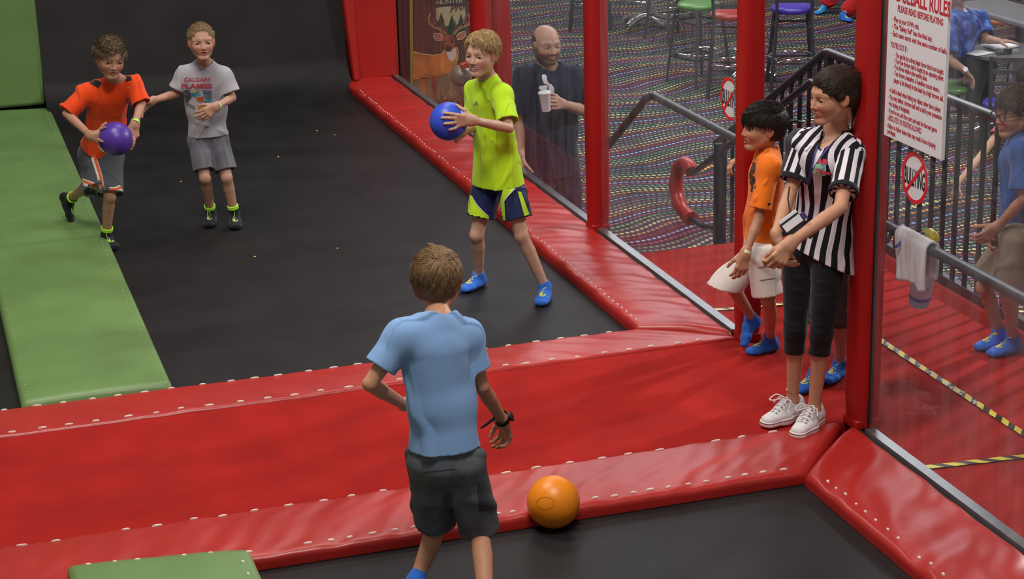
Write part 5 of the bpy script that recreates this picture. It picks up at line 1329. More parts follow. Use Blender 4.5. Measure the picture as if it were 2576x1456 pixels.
# ---- boy in front, seen from behind
def boy_front():
    s = .79; J = setJ(dict(head=ony(1100, 706, 5.98), neck=ony(1102, 808, 5.88), sh1=ony(1013, 842, 5.84), sh2=ony(1176, 838, 5.90),
        el1=ony(930, 966, 5.82), wr1=ony(1018, 1018, 6.02), el2=ony(1212, 972, 5.88), wr2=ony(1264, 1056, 6.00),
        pelvis=ony(1118, 1146, 5.82), hip1=ony(1078, 1160, 5.84), hip2=ony(1168, 1162, 5.82), kn1=ony(1096, 1326, 6.02), kn2=ony(1206, 1330, 5.88),
        an1=ony(1046, 1462, 5.90), an2=ony(1196, 1505, 5.70)))
    J['an2'][2] = BZ + .076 * s; J['an2'][0] = 1.60; J['an2'][1] = 5.52
    face = nrm(V(.42, .90, -.12)); toe = nrm(V(-.05, 1, 0))
    o = dict(s=s, head=.216, face=face, skin=(.60, .29, .175), toe1=nrm(V(-.45, .8, -.3)), down1=nrm(V(-.1, -.35, -1)), toe2=toe, brow=(.2, .12, .06),
        hand2=dict(L=.155, d=nrm(V(.25, .35, -.8)), n=nrm(V(-.8, .1, -.3)), side=V(-.3, .9, .2), curl=(.75, .8, .8, .8), thumb=(.5, .5)), hand1=dict(L=.155, d=nrm(V(.9, .5, 0)), n=V(0, .2, -1), side=V(0, 1, .1), curl=(.7, .7, .7, .7)),
        headc=J['head'], front=nrm(V(.1, .95, 0)), arm=1.0, leg=1.0, nk=1.0)
    t, H, hn, body = person('boy in a light blue shirt seen from behind, nearest to the viewer', V(1.58, 5.85, BZ), J, o)
    hair(t, H, (.095, .050, .025), dict(flow=lambda q, r: (-.35 + (.5 if q[0] > .15 else 0), (.5 if q[2] > .35 else -.2), -.15 if q[2] > .38 else -1), n=240, len=.26, t=.045, seed=12, hairline=.3, tip=(.36, .22, .105), r=.020, droop=.1, nape=.03, lift=.06, jit=.14, strands=4200, sr=.9,
        extra=[(H.p(-.05, -.1, .50), H.p(-.12, -.16, .62), .010, .003), (H.p(-.0, -.05, .50), H.p(-.06, -.1, .60), .008, .003)]))
    up = nrm(J['neck'] - J['pelvis'])
    shirt(t, J, o, cloth('light_blue_cotton', (.235, .40, .70), .9), s, J['pelvis'] + V(0, 0, .03), sl=.66, grow=.015, seed=31, sleeve_r=(.056, .062), amp=.008, hemn=DN, cq=1.52, neck_r=.062, hd=.088, hq=1.36)
    so = shorts(t, J, s, mat('dark_grey_cotton', (.125, .13, .15), .9, .35, 16, .15, 260), J['pelvis'] + V(0, 0, .06), .90, 1.00, flare=(.084, .082), seed=38, amp=.006, q=1.3, pd=.082, leg_q=1.08, name='cargo_shorts')
    u, v = nrm(CM @ V(1, 0, 0)), nrm(CM @ V(0, 1, -.1)); k = 1 / 700.; o2 = ony(1120, 1200, 5.6); Q = lambda a, b: ((a - 1120) * k, -(b - 1200) * k)
    PK = cloth('faded_pocket', (.105, .115, .145))
    PK2 = cloth('dark_pocket', (.045, .047, .055))
    wrap('back_pocket', [poly2([Q(*q) for q in [(1066, 1166), (1142, 1158), (1144, 1180), (1068, 1188)]])], o2, u, v, so, PK, so, .003, 3)
    wrap('side_pocket', [poly2([Q(*q) for q in [(1196, 1212), (1236, 1205), (1240, 1275), (1200, 1282)]])], o2, u, v, so, PK2, so, .004, 3)
    sock(t, J['an1'], J['kn1'], o['toe1'], o['down1'], s, SOCKB, .035, mark=False, label='blue sock'); sock(t, J['an2'], J['kn2'], toe, DN, s, SOCKB, .015, mark=False, label='blue sock')
    w = t; b = band(t, J['wr2'] + nrm(J['el2'] - J['wr2']) * .012, J['el2'], .0245, M['darkgap'], name='watch', w=.022, label='black wristwatch')
    m = MB(); c = J['wr2'] + V(.025, -.012, .012); m.lathe([(.001, 0), (.017, 0), (.017, .008), (.001, .009)], c, 20, axis=V(1, -.5, .4)); m.build('watch_face', M['ink'], b)
    a = J['wr2']; m = MB(); m.tube([a + V(-.03, -.0, .01), ony(1242, 1052, 5.98), ony(1225, 1066, 5.97), ony(1209, 1077, 5.97)], [.004, .005, .005, .003], 8); m.build('loose_strap', M['ink'], b)
boy_front()

# ---- boy in the orange shirt at the post
def boy_orange():
    s = .70; J = setJ(dict(head=ony(1918, 320, 7.58), neck=ony(1932, 388, 7.60), sh1=ony(1926, 412, 7.71), sh2=ony(1936, 418, 7.46),
        el1=ony(1915, 418, 7.98), wr1=ony(1874, 392, 8.00), el2=ony(1906, 556, 7.42), wr2=ony(1876, 634, 7.38),
        pelvis=ony(1912, 628, 7.60), hip1=ony(1904, 640, 7.68), hip2=ony(1914, 645, 7.50), kn1=ony(1834, 712, 7.62), kn2=ony(1934, 756, 7.46),
        an1=ony(1898, 810, 7.74), an2=A_(1937, 884, 0.0, s)))
    face = nrm(V(-1, .06, .0)); t2 = nrm(V(-1, -.12, 0))
    d2 = nrm(J['wr2'] - J['el2']); d1 = nrm(V(-.9, 0, -.35))
    o = dict(s=s, head=.205, face=face, skin=(.50, .25, .15), toe1=nrm(V(-.28, -.35, -.95)), down1=nrm(V(-.95, .0, .28)), toe2=t2, brow=(.04, .025, .02), mouth=.4, lash=.7, lip=(.45, .16, .12),
        hand1=dict(L=.14, d=d1, n=V(0, -.4, -.9), side=V(0, -1, .2), curl=(.7, .7, .7, .7)), hand2=dict(L=.145, d=nrm(d2 + V(0, 0, -.6)), n=V(.2, .9, .1), side=V(-1, 0, 0), curl=(.5, .5, .55, .6)),
        headc=J['head'], front=nrm(V(-1, -.1, 0)), look=nrm(V(-1, .06, -.02)), iris=(.04, .02, .01), leg=.98)
    t, H, hn, body = person('dark haired boy in an orange shirt leaning on the red post, looking left', V(3.56, 7.55, 0), J, o)
    hair(t, H, (.016, .011, .009), dict(flow=lambda q, r: (.1, .75 if q[2] > .22 else .25, .05 if q[2] > .35 else -1), n=260, len=.25, t=.065, seed=15, hairline=.27, tip=(.040, .027, .021), droop=.15, nape=-.01, jit=.14, lift=.06, strands=3400))
    up = nrm(J['neck'] - J['pelvis'])
    OC = cloth('orange_cotton', (.88, .19, .012), .85)
    sh = shirt(t, J, o, OC, s, J['pelvis'] + V(0, 0, -.025), sl=.78, grow=.017, seed=44, sleeve_r=(.060, .070), amp=.005, hemn=DN, neck_r=.052)
    u, v = nrm(CM @ V(1, 0, 0)), nrm(CM @ V(0, 1, -.1)); k = 1 / 580.; o2 = ony(1885, 450, 7.3); Q = lambda a, b: ((a - 1885) * k, -(b - 450) * k)
    DB = mat('dark_shirt_print', (.09, .035, .02), .7, .5, 60)
    wrap('chest_print', [stroke2([Q(*q) for q in [(1886, 405), (1896, 412), (1893, 430), (1884, 446)]], [.012, .018, .022, .010]), stroke2([Q(*q) for q in [(1880, 440), (1890, 448), (1896, 470), (1890, 482)]], [.02, .03, .02, .008])], o2, u, v, sh, DB, sh, .002, 2)
    wrap('chest_print', [stroke2([Q(*q) for q in [(1874, 446), (1880, 460), (1876, 474)]], .008), stroke2([Q(*q) for q in [(1876, 480), (1888, 481)]], .004)], o2, u, v, sh, mat('pale_print', (.8, .55, .4), .7), sh, .002, 2)
    wrap('sleeve_tag', [poly2([Q(*q) for q in [(1931, 511), (1938, 510), (1938, 515), (1931, 516)]])], o2, u, v, sh, M['ink'], sh, .002)
    so = shorts(t, J, s, cloth('cream_cotton', (.62, .55, .52), .9, bump=.4), J['pelvis'] + V(0, 0, .05), 1.16, .86, flare=(.092, .100), seed=47, amp=.006, name='cargo_shorts', leg_q=1.2, hn1=V(-.35, 0, -1))
    PK = cloth('cream_pocket_cotton', (.58, .51, .48))
    wrap('cargo_pocket', [poly2([Q(*q) for q in [(1906, 664), (1950, 656), (1952, 700), (1912, 706)]])], o2, u, v, so, PK, so, .006, 3)
    wrap('pocket_flap', [poly2([Q(*q) for q in [(1904, 658), (1952, 652), (1952, 668), (1906, 674)]])], o2, u, v, so, PK, so, .010, 3)
    sock(t, J['an1'], J['kn1'], o['toe1'], o['down1'], s, SOCKB, .055, label='blue grip sock with yellow print'); sock(t, J['an2'], J['kn2'], t2, DN, s, SOCKB, .05, label='blue grip sock with yellow print')
    band(t, J['wr2'], J['el2'], .019, mat('white_yellow_band', (.85, .80, .55), .5), label='white and yellow wristband', w=.014)
    band(t, J['wr1'], J['el1'], .019, mat('lime_band_o', (.6, .75, .12), .5), label='lime wristband', w=.014)
boy_orange()

# ---- boy mostly hidden behind the referee
def boy_hidden():
    s = .76; J = setJ(dict(head=ony(2112, 262, 7.12), neck=ony(2100, 330, 7.14), sh1=ony(2012, 356, 7.20), sh2=ony(2130, 356, 7.14),
        el1=ony(1992, 452, 7.22), wr1=ony(1990, 540, 7.10), el2=ony(2140, 470, 7.12), wr2=ony(2100, 550, 7.0),
        pelvis=ony(2092, 610, 7.16), hip1=ony(2070, 620, 7.18), hip2=ony(2112, 622, 7.14), kn1=ony(2072, 790, 7.14), kn2=ony(2112, 790, 7.16),
        an1=A_(2050, 975, 0, s), an2=A_(2112, 948, 0, s)))
    t1 = tdir((2012, 985), (2060, 965)); t2 = tdir((2085, 960), (2125, 935))
    o = dict(s=s, head=.205, face=nrm(V(-.8, -.6, -.1)), skin=(.48, .25, .17), toe1=t1, toe2=t2, hand1=dict(d=V(0, -.2, -1), n=V(1, 0, 0), side=V(0, -1, 0)), hand2=dict(d=V(-.5, -.2, -1), n=V(-1, 0, 0), side=V(0, -1, 0)), headc=J['head'], front=nrm(V(-.8, -.6, 0)))
    t, H, hn, body = person('boy in dark grey standing behind the referee, mostly hidden', V(3.60, 7.15, 0), J, o)
    hair(t, H, (.05, .03, .02), dict(flow=lambda q, r: (0, .6, -.6), n=160, len=.15, t=.05, seed=18))
    shirt(t, J, o, cloth('charcoal_cotton', (.045, .045, .052), .9), s, J['pelvis'] + V(0, 0, -.03), sl=.80, grow=.012, seed=51, hemn=DN, sleeve_r=(.062, .074))
    so = shorts(t, J, s, cloth('charcoal_fleece', (.075, .070, .070), .9), J['pelvis'] + V(0, 0, .06), 1.12, 1.12, seed=53)
    wrap('yellow_print', [ring2(.010, .014, 1.3, 20)], ony(2138, 778, 7.0), nrm(CM @ V(1, 0, 0)), nrm(CM @ V(0, 1, 0)), so, YEL, so, .002)
    sock(t, J['an1'], J['kn1'], t1, DN, s, SOCKB, .03, label='blue grip sock with yellow print'); sock(t, J['an2'], J['kn2'], t2, DN, s, SOCKB, .03, label='blue grip sock with yellow print')
boy_hidden()

# ---- referee
def sneaker(t, an, kn, toe, s, label):
    toe = nrm(toe); sd = nrm(np.cross(toe, V(0, 0, 1))); z0 = an[2] - .076 * s - .004; C = V(an[0], an[1], z0)
    WC = M['canvas']; F = Field()
    P = lambda a, b, h: C + toe * a * s + sd * b * s + V(0, 0, h * s)
    F.cap(P(-.035, 0, .045), P(.07, 0, .040), .036 * s, .036 * s, .02, q=1.12, r=sd); F.cap(P(.07, 0, .038), P(.165, .004, .028), .036 * s, .026 * s, .02, q=1.42, r=sd)
    F.cap(P(-.035, 0, .05), P(-.038, 0, .078), .034 * s, .032 * s, .02); F.cap(P(.0, 0, .06), P(.075, 0, .062), .036 * s, .028 * s, .02); F.cap(P(.02, 0, .09), P(.05, 0, .082), .022 * s, .024 * s, .02)
    F.cap(an + V(0, 0, .02), an + V(0, 0, .10) , .036 * s, .05 * s, .006, op=-1)
    F.cap(P(-.01, 0, .10), P(.02, 0, .10), .030 * s, .026 * s, .008, op=-1)
    F.ops = [(q[0], q[1], q[2], q[3], q[4], q[5], [(P(0, 0, .014), V(0, 0, -1))] if q[4] > 0 else (), 0) for q in F.ops]
    up = link_mesh('sneaker', F.build(.0028), WC, t, bvh=True, label=label)
    G = Field()
    cut = [(P(0, 0, .026), V(0, 0, 1)), (P(0, 0, .001), V(0, 0, -1))]
    G.cap(P(-.036, 0, .014), P(.07, 0, .014), .042 * s, .041 * s, .01, q=1.06, r=sd, cuts=cut); G.cap(P(.07, 0, .014), P(.165, .004, .014), .041 * s, .034 * s, .03, q=1.30, r=sd, cuts=cut)
    so = link_mesh('rubber_sole', G.build(.0026), M['rubber'], up, bvh=True)
    # red foxing line
    pts = []
    tr = BVHC[so.name]; o0 = wloc(so)
    for a in np.linspace(0, 2 * math.pi, 90, endpoint=False):
        dr = toe * math.cos(a) + sd * math.sin(a); st = P(.06, 0, .022) + dr * .4
        h = tr.ray_cast(Vector(st) - o0, Vector(-dr), .6)
        if h[0] is not None: pts.append(np.array(h[0] + o0) + dr * .0008)
    m = MB(); m.tube(pts, .0016, 6, closed=True); m.build('sole_stripe', mat('dark_red_rubber', (.20, .02, .03), .5), up)
    # toe cap, eyelets, laces
    v = toe
    def W_(nm, shp, mt, off, sub=1): return wrap(nm, shp, P(.09, 0, .30), -sd, toe, up, mt, up, off, sub)
    W_('toe_cap', [poly2([(math.cos(a) * .034 * s, (.056 + math.sin(a) * .030) * s) for a in np.linspace(-.1, math.pi + .1, 16)])], M['rubber'], .0022, 3)
    W_('seam_line', [stroke2([(-.034 * s, .052 * s), (0, .044 * s), (.034 * s, .052 * s)], .0022)], mat('grey_stitch', (.40, .36, .38), .8), .003, 2)
    for i in range(5):
        for q in (-1, 1): W_('eyelet', [ring2(.0018, .0036, 1, 10)], M['chrome'], .0026)
        break
    m = MB(); tr = BVHC[up.name]; o0 = wloc(up)
    def top(a, b, e=.003):
        st = P(a, b, .30); h = tr.ray_cast(Vector(st) - o0, Vector((0, 0, -1)), .6)
        return np.array(h[0] + o0) + V(0, 0, e) if h[0] is not None else P(a, b, .06)
    for i in range(5):
        a = .055 + i * .017; m.tube([top(a, -.017), top(a + .004, 0, .005), top(a + .008, .017)], .0028 * s * 1.1, 6); m.tube([top(a + .008, -.017), top(a + .004, 0, .006), top(a, .017)], .0028 * s * 1.1, 6)
    for q in (-1, 1):
        k0 = top(.050, 0, .008)
        cr = lambda L4: [.5 * ((2 * L4[i]) + (L4[min(i + 1, len(L4) - 1)] - L4[max(i - 1, 0)]) * w + (2 * L4[max(i - 1, 0)] - 5 * L4[i] + 4 * L4[min(i + 1, len(L4) - 1)] - L4[min(i + 2, len(L4) - 1)]) * w ** 2 + (-L4[max(i - 1, 0)] + 3 * L4[i] - 3 * L4[min(i + 1, len(L4) - 1)] + L4[min(i + 2, len(L4) - 1)]) * w ** 3) for i in range(len(L4) - 1) for w in (0, .2, .4, .6, .8)]
        m.tube(cr([k0, k0 + toe * .02 + sd * q * .03 + V(0, 0, .012), k0 + toe * .05 + sd * q * .040 + V(0, 0, -.004), k0 + toe * .045 + sd * q * .022 + V(0, 0, -.006), k0 + toe * .01 + sd * q * .006]), .0026, 6)
        m.tube([k0, k0 + toe * .0 + sd * q * .034 + V(0, 0, -.006), k0 + toe * .02 + sd * q * .045 + V(0, 0, -.028)], .0026, 6)
    m.build('laces', WC, up)
    m = MB()
    for i in range(5):
        for q in (-1, 1): p = top(.058 + i * .017, q * .020, .001); m.lathe([(.0012, .002), (.0036, .002), (.004, 0)], p, 10)
    m.build('eyelets', M['chrome'], up)
    return up
M['canvas'] = mat('white_canvas', (.80, .77, .80), .8, .04, 20, .3, 300); M['rubber'] = mat('white_rubber', (.80, .74, .72), .4, .05, 14)
def referee():
    s = .93; J = setJ(dict(head=ony(2096, 240, 6.72), neck=ony(2104, 334, 6.80), sh1=ony(2030, 356, 6.88), sh2=ony(2142, 382, 6.66),
        el1=ony(1985, 490, 6.82), wr1=ony(1952, 590, 6.60), el2=ony(2114, 522, 6.48), wr2=ony(1990, 610, 6.42),
        pelvis=ony(2052, 606, 6.84), hip1=ony(2012, 628, 6.90), hip2=ony(2086, 636, 6.78), kn1=ony(2000, 830, 6.84), kn2=ony(2066, 840, 6.74),
        an1=A_(1992, 1052, .008, s), an2=A_(2046, 1072, .008, s)))
    J['waist'] = ony(2078, 500, 6.84)
    face = nrm(V(-1, -.08, -.12)); t1 = tdir((1888, 1085), (1996, 1046)); t2 = tdir((1985, 1112), (2050, 1062))
    d2 = nrm(V(-.55, -.15, -.55)); d1 = nrm(V(.15, -.2, -.9))
    o = dict(s=s, head=.218, face=face, tilt=-.04, skin=(.55, .28, .175), toe1=t1, toe2=t2, brow=(.08, .045, .03), lip=(.50, .19, .16), jaw=.80, w=.93, nose=1.05, lash=.85, browt=.7, cd=.066, cq=1.4, arm=.92, leg=.86, nk=.84, fs=.82,
        hand1=dict(L=.168, d=d1, n=nrm(V(.8, -.4, 0)), side=V(-.2, -.9, -.1), curl=(.55, .6, .6, .65), thumb=(.3, .3), spread=.01), hand2=dict(L=.168, d=d2, n=nrm(V(-.3, .8, -.3)), side=V(-.6, .1, .7), curl=(.75, .8, .85, .9), thumb=(.3, .4), spread=.01),
        headc=J['head'], front=nrm(V(-.72, -.66, 0)), look=nrm(V(-1, -.12, -.2)), iris=(.06, .05, .04), eyeopen=.9)
    t, H, hn, body = person('woman referee in a black and white striped shirt leaning on the red post', V(3.26, 6.72, 0), J, o)
    pt = H.p(0, -.46, -.12)
    hair(t, H, (.022, .013, .009), dict(flow=lambda q, r: (.05 * q[0], -.9, -.12 - .5 * (q[2] < .1)), n=120, len=.34, t=.038, w=.94, seed=22, hairline=.27, tip=(.040, .022, .015), r=.014, jit=.05, lift=0, droop=.03, nape=.06, strands=4200, sr=.9,
        extra=[(pt, H.p(.02, -.56, -.40), .030, .036), (H.p(.02, -.56, -.40), H.p(.10, -.50, -.80), .036, .022), (H.p(.10, -.50, -.80), H.p(.16, -.42, -1.02), .020, .006), (H.p(-.27, .02, .05), pt, .022, .028), (H.p(.27, .02, .05), pt, .022, .028), (H.p(0, -.35, .2), pt, .05, .04)]))
    up = nrm(J['neck'] - J['pelvis']); fr = o['front']; Rt = nrm(np.cross(up, -fr)); Rt = nrm(J['sh2'] - J['sh1']); fw = nrm(np.cross(Rt, up)); 
    if fw.dot(fr) < 0: fw = -fw
    def ang(Pp):
        ax_ = J['pelvis']; q = Pp - ax_; tt = q @ up; cc = J['pelvis'] + up * tt[:, None]
        bend = (J['waist'] - J['pelvis']) - up * up.dot(J['waist'] - J['pelvis']); L = np.linalg.norm(J['neck'] - J['pelvis'])
        cc = cc + bend * (np.sin(np.clip(tt / L, 0, 1) * math.pi))[:, None]
        d = Pp - cc; x = d @ Rt; y = d @ fw
        a = np.arctan2(x / 1.35, y) * .128; bl = np.clip((tt / L - .72) / .2, 0, 1)
        return a * (1 - bl) + x * bl
    def ref_cloth(name, off=0.):
        m, N, L, B = nt(name); B.inputs['Roughness'].default_value = .8; B.inputs['Specular IOR Level'].default_value = .2
        a = N.new('ShaderNodeAttribute'); a.attribute_name = 'su'
        f = mnode(N, L, 'FRACT', mnode(N, L, 'ADD', mnode(N, L, 'DIVIDE', a.outputs['Fac'], .050), 10.0 + off))
        s_ = mnode(N, L, 'GREATER_THAN', f, .50); mx = N.new('ShaderNodeMix'); mx.data_type = 'RGBA'; L.new(s_, mx.inputs[0])
        mx.inputs[6].default_value = (.010, .010, .014, 1); mx.inputs[7].default_value = (.74, .70, .76, 1); L.new(mx.outputs[2], B.inputs['Base Color'])
        return m
    sh = shirt(t, J, o, ref_cloth('striped_referee_knit'), s, J['pelvis'] + V(.035, -.01, -.075), sl=.66, grow=.012, seed=61, sleeve_r=(.056, .068), neck_r=.056, amp=.0065, hemn=nrm(V(-.42, .1, -1)), attr=ang, sleeves='', sd=.068, hd=.100, hq=1.5, cq=1.42, vneck=.115)
    BKC = cloth('black_rib', (.012, .012, .015))
    uu, vv = nrm(CM @ V(1, 0, 0)), nrm(CM @ V(0, 1, 0)); oC = ony(2085, 345, 6.4)
    for pl in ([(2076, 314), (2070, 340), (2062, 370)], [(2134, 322), (2108, 338), (2084, 354), (2062, 373)]): wrap('collar', [stroke2([((q[0] - 2085) / 600., -(q[1] - 345) / 600.) for q in pl], .014)], oC, uu, vv, sh, BKC, sh, .005, 3)
    for i in '12':
        F = Field(); a, e = J['sh' + i], J['el' + i]; d = nrm(e - a); L = np.linalg.norm(e - a); p = a + d * L * .74
        F.cap(a - d * .01, a + d * L * 1.1, .055 * s, .064 * s, .02, cuts=[(p, d)], hollow=.012); F.disp = folds(.0025, 70 + int(i), (17, 17, 8))
        vw = nrm(CP - a); q1 = nrm(np.cross(d, vw)); q2 = np.cross(q1, d)
        sl = link_mesh('sleeve', F.build(.0042), ref_cloth('striped_sleeve_knit_' + i, .3), t, attr=lambda Pp: np.arctan2((Pp - a) @ q1, (Pp - a) @ q2) * .06366)
        G = Field(); G.cap(p - d * .022, p + d * .06, .0628 * s, .065 * s, .01, cuts=[(p + d * .002, d), (p - d * .022, -d)], hollow=.02); link_mesh('sleeve_cuff', G.build(.0042), BKC, sl)
    so = None
    F = Field(); HR = nrm(J['hip2'] - J['hip1']); upz = V(0, 0, 1)
    F.cap(J['pelvis'] - upz * .02, J['pelvis'] + upz * .12, .088 * s, .076 * s, .02, q=1.4, r=HR, cuts=[(J['pelvis'] + upz * .10, upz)])
    bk = -fr
    F.cap(J['hip1'] + bk * .02, J['hip2'] + bk * .02, .080 * s, .080 * s, .03)
    for i, f in (('1', .30), ('2', .26)):
        h_, k_, a_ = J['hip' + i], J['kn' + i], J['an' + i]; d = a_ - k_; p = k_ + d * f
        F.cap(h_, k_, .080 * s, .050 * s, .02); F.cap(k_, k_ + d * (f + .15), .048 * s, .050 * s, .02, cuts=[(p, nrm(d))], hollow=.02)
    F.disp = folds(.0009, 77, (14, 14, 40))
    link_mesh('capri_leggings', F.build(.0045), cloth('black_stretch', (.008, .008, .011), .7), t)
    for i, tt in (('1', t1), ('2', t2)): sneaker(t, J['an' + i], J['kn' + i], tt, s * .92, 'white canvas sneaker with laces and dark red stripe')
    # anklet, name tag, logo, lanyard and card
    band(t, J['an1'] + nrm(J['kn1'] - J['an1']) * .055, J['kn1'], .0235, mat('gold', (.8, .55, .2), .2, metal=1), name='anklet', w=.002)
    u, v = nrm(CM @ V(1, 0, 0)), nrm(CM @ V(0, 1, 0)); k = 1 / 690.
    def Qf(cx, cy): return lambda a, b: ((a - cx) * k, -(b - cy) * k)
    oN = ony(2030, 365, 6.4); Q = Qf(2030, 365)
    tg = wrap('name_tag', [poly2([Q(*q) for q in [(2017, 372), (2030, 356), (2041, 364), (2028, 380)]])], oN, u, v, sh, mat('tag_white', (.8, .76, .78), .5), sh, .009, 3)
    wrap('tag_print', [poly2([Q(*q) for q in [(2030, 362), (2034, 365), (2031, 369), (2027, 366)]])], oN, u, v, sh, M['ink'], sh, .0105, 1)
    oL = ony(2062, 425, 6.4); Q = Qf(2062, 425)
    GRN, SKY, RDP = mat('logo_green', (.30, .58, .36), .6), mat('logo_blue', (.10, .30, .62), .6), mat('logo_red', (.62, .05, .10), .6)
    wrap('logo_badge', [poly2([Q(*q) for q in [(2052, 412), (2078, 408), (2080, 442), (2060, 446), (2042, 436)]])], oL, u, v, sh, GRN, sh, .006, 4)
    wrap('logo_swirl', [stroke2([Q(2064 + 9 * math.cos(a), 420 + 7 * math.sin(a)) for a in np.linspace(-1.2, 2.6, 14)], .006)], oL, u, v, sh, SKY, sh, .0075, 1)
    for s_, x, y, w_ in (('AIR', 2053, 410, .042), ('Time', 2050, 438, .062)): wrap('logo_word', [txt(s_, .026, w_, *Q(x, y), bold=.0012)], oL, nrm(u * 1 - v * .12), nrm(v + u * .12), sh, RDP, sh, .009, 1)
    PUc = mat('purple_lanyard', (.05, .025, .16), .6)
    o3 = ony(2040, 450, 6.4); Q = Qf(2040, 450)
    wrap('lanyard', [stroke2([Q(*q) for q in [(2100, 345), (2070, 385), (2046, 425), (2028, 480), (2016, 530)]], .0085), stroke2([Q(*q) for q in [(2062, 350), (2050, 380), (2038, 430), (2022, 485), (2012, 530)]], .0075)], o3, u, v, sh, PUc, t, .004, 3)
    cc = ony(1990, 556, 6.46); m = MB(); a1 = nrm(u * .80 + v * .60); a2 = nrm(np.cross(nrm(CM @ V(0, 0, 1)), a1)); w_, h_ = .040, .026
    n_ = np.cross(a1, a2)
    def slab(c, a, b, n, w, h, th): return [c + a * sx * w + b * sy * h + n * sz * th for sz in (-1, 1) for sx, sy in ((-1, -1), (1, -1), (1, 1), (-1, 1))], [(0, 3, 2, 1), (4, 5, 6, 7), (0, 1, 5, 4), (1, 2, 6, 5), (2, 3, 7, 6), (3, 0, 4, 7)]
    m.add(*slab(cc, a1, a2, n_, w_, h_, .002)); cd_ = m.build('id_card', M['white'], t, bevel=.002)
    m = MB(); m.add(*slab(cc + a2 * .010 + n_ * .0022, a1, a2, n_, w_ * .99, .004, .0006)); m.build('card_stripe', M['ink'], cd_, smooth=False)
    m = MB(); m.add(*slab(cc - n_ * .012 - a2 * .03 + a1 * -.01, a1, a2, n_, .034, .045, .009)); m.build('radio_pouch', M['ink'], t, bevel=.005)
    m = MB(); m.add(*slab(cc + a1 * .050 - a2 * .012, a1, a2, n_, .010, .014, .006)); m.build('key_clip', PUc, t, bevel=.003)
    m = MB(); m.tube([ony(1988, 535, 6.48), ony(1982, 500, 6.52), ony(1986, 470, 6.6)], .003, 6); m.build('cord', M['ink'], t)
referee()

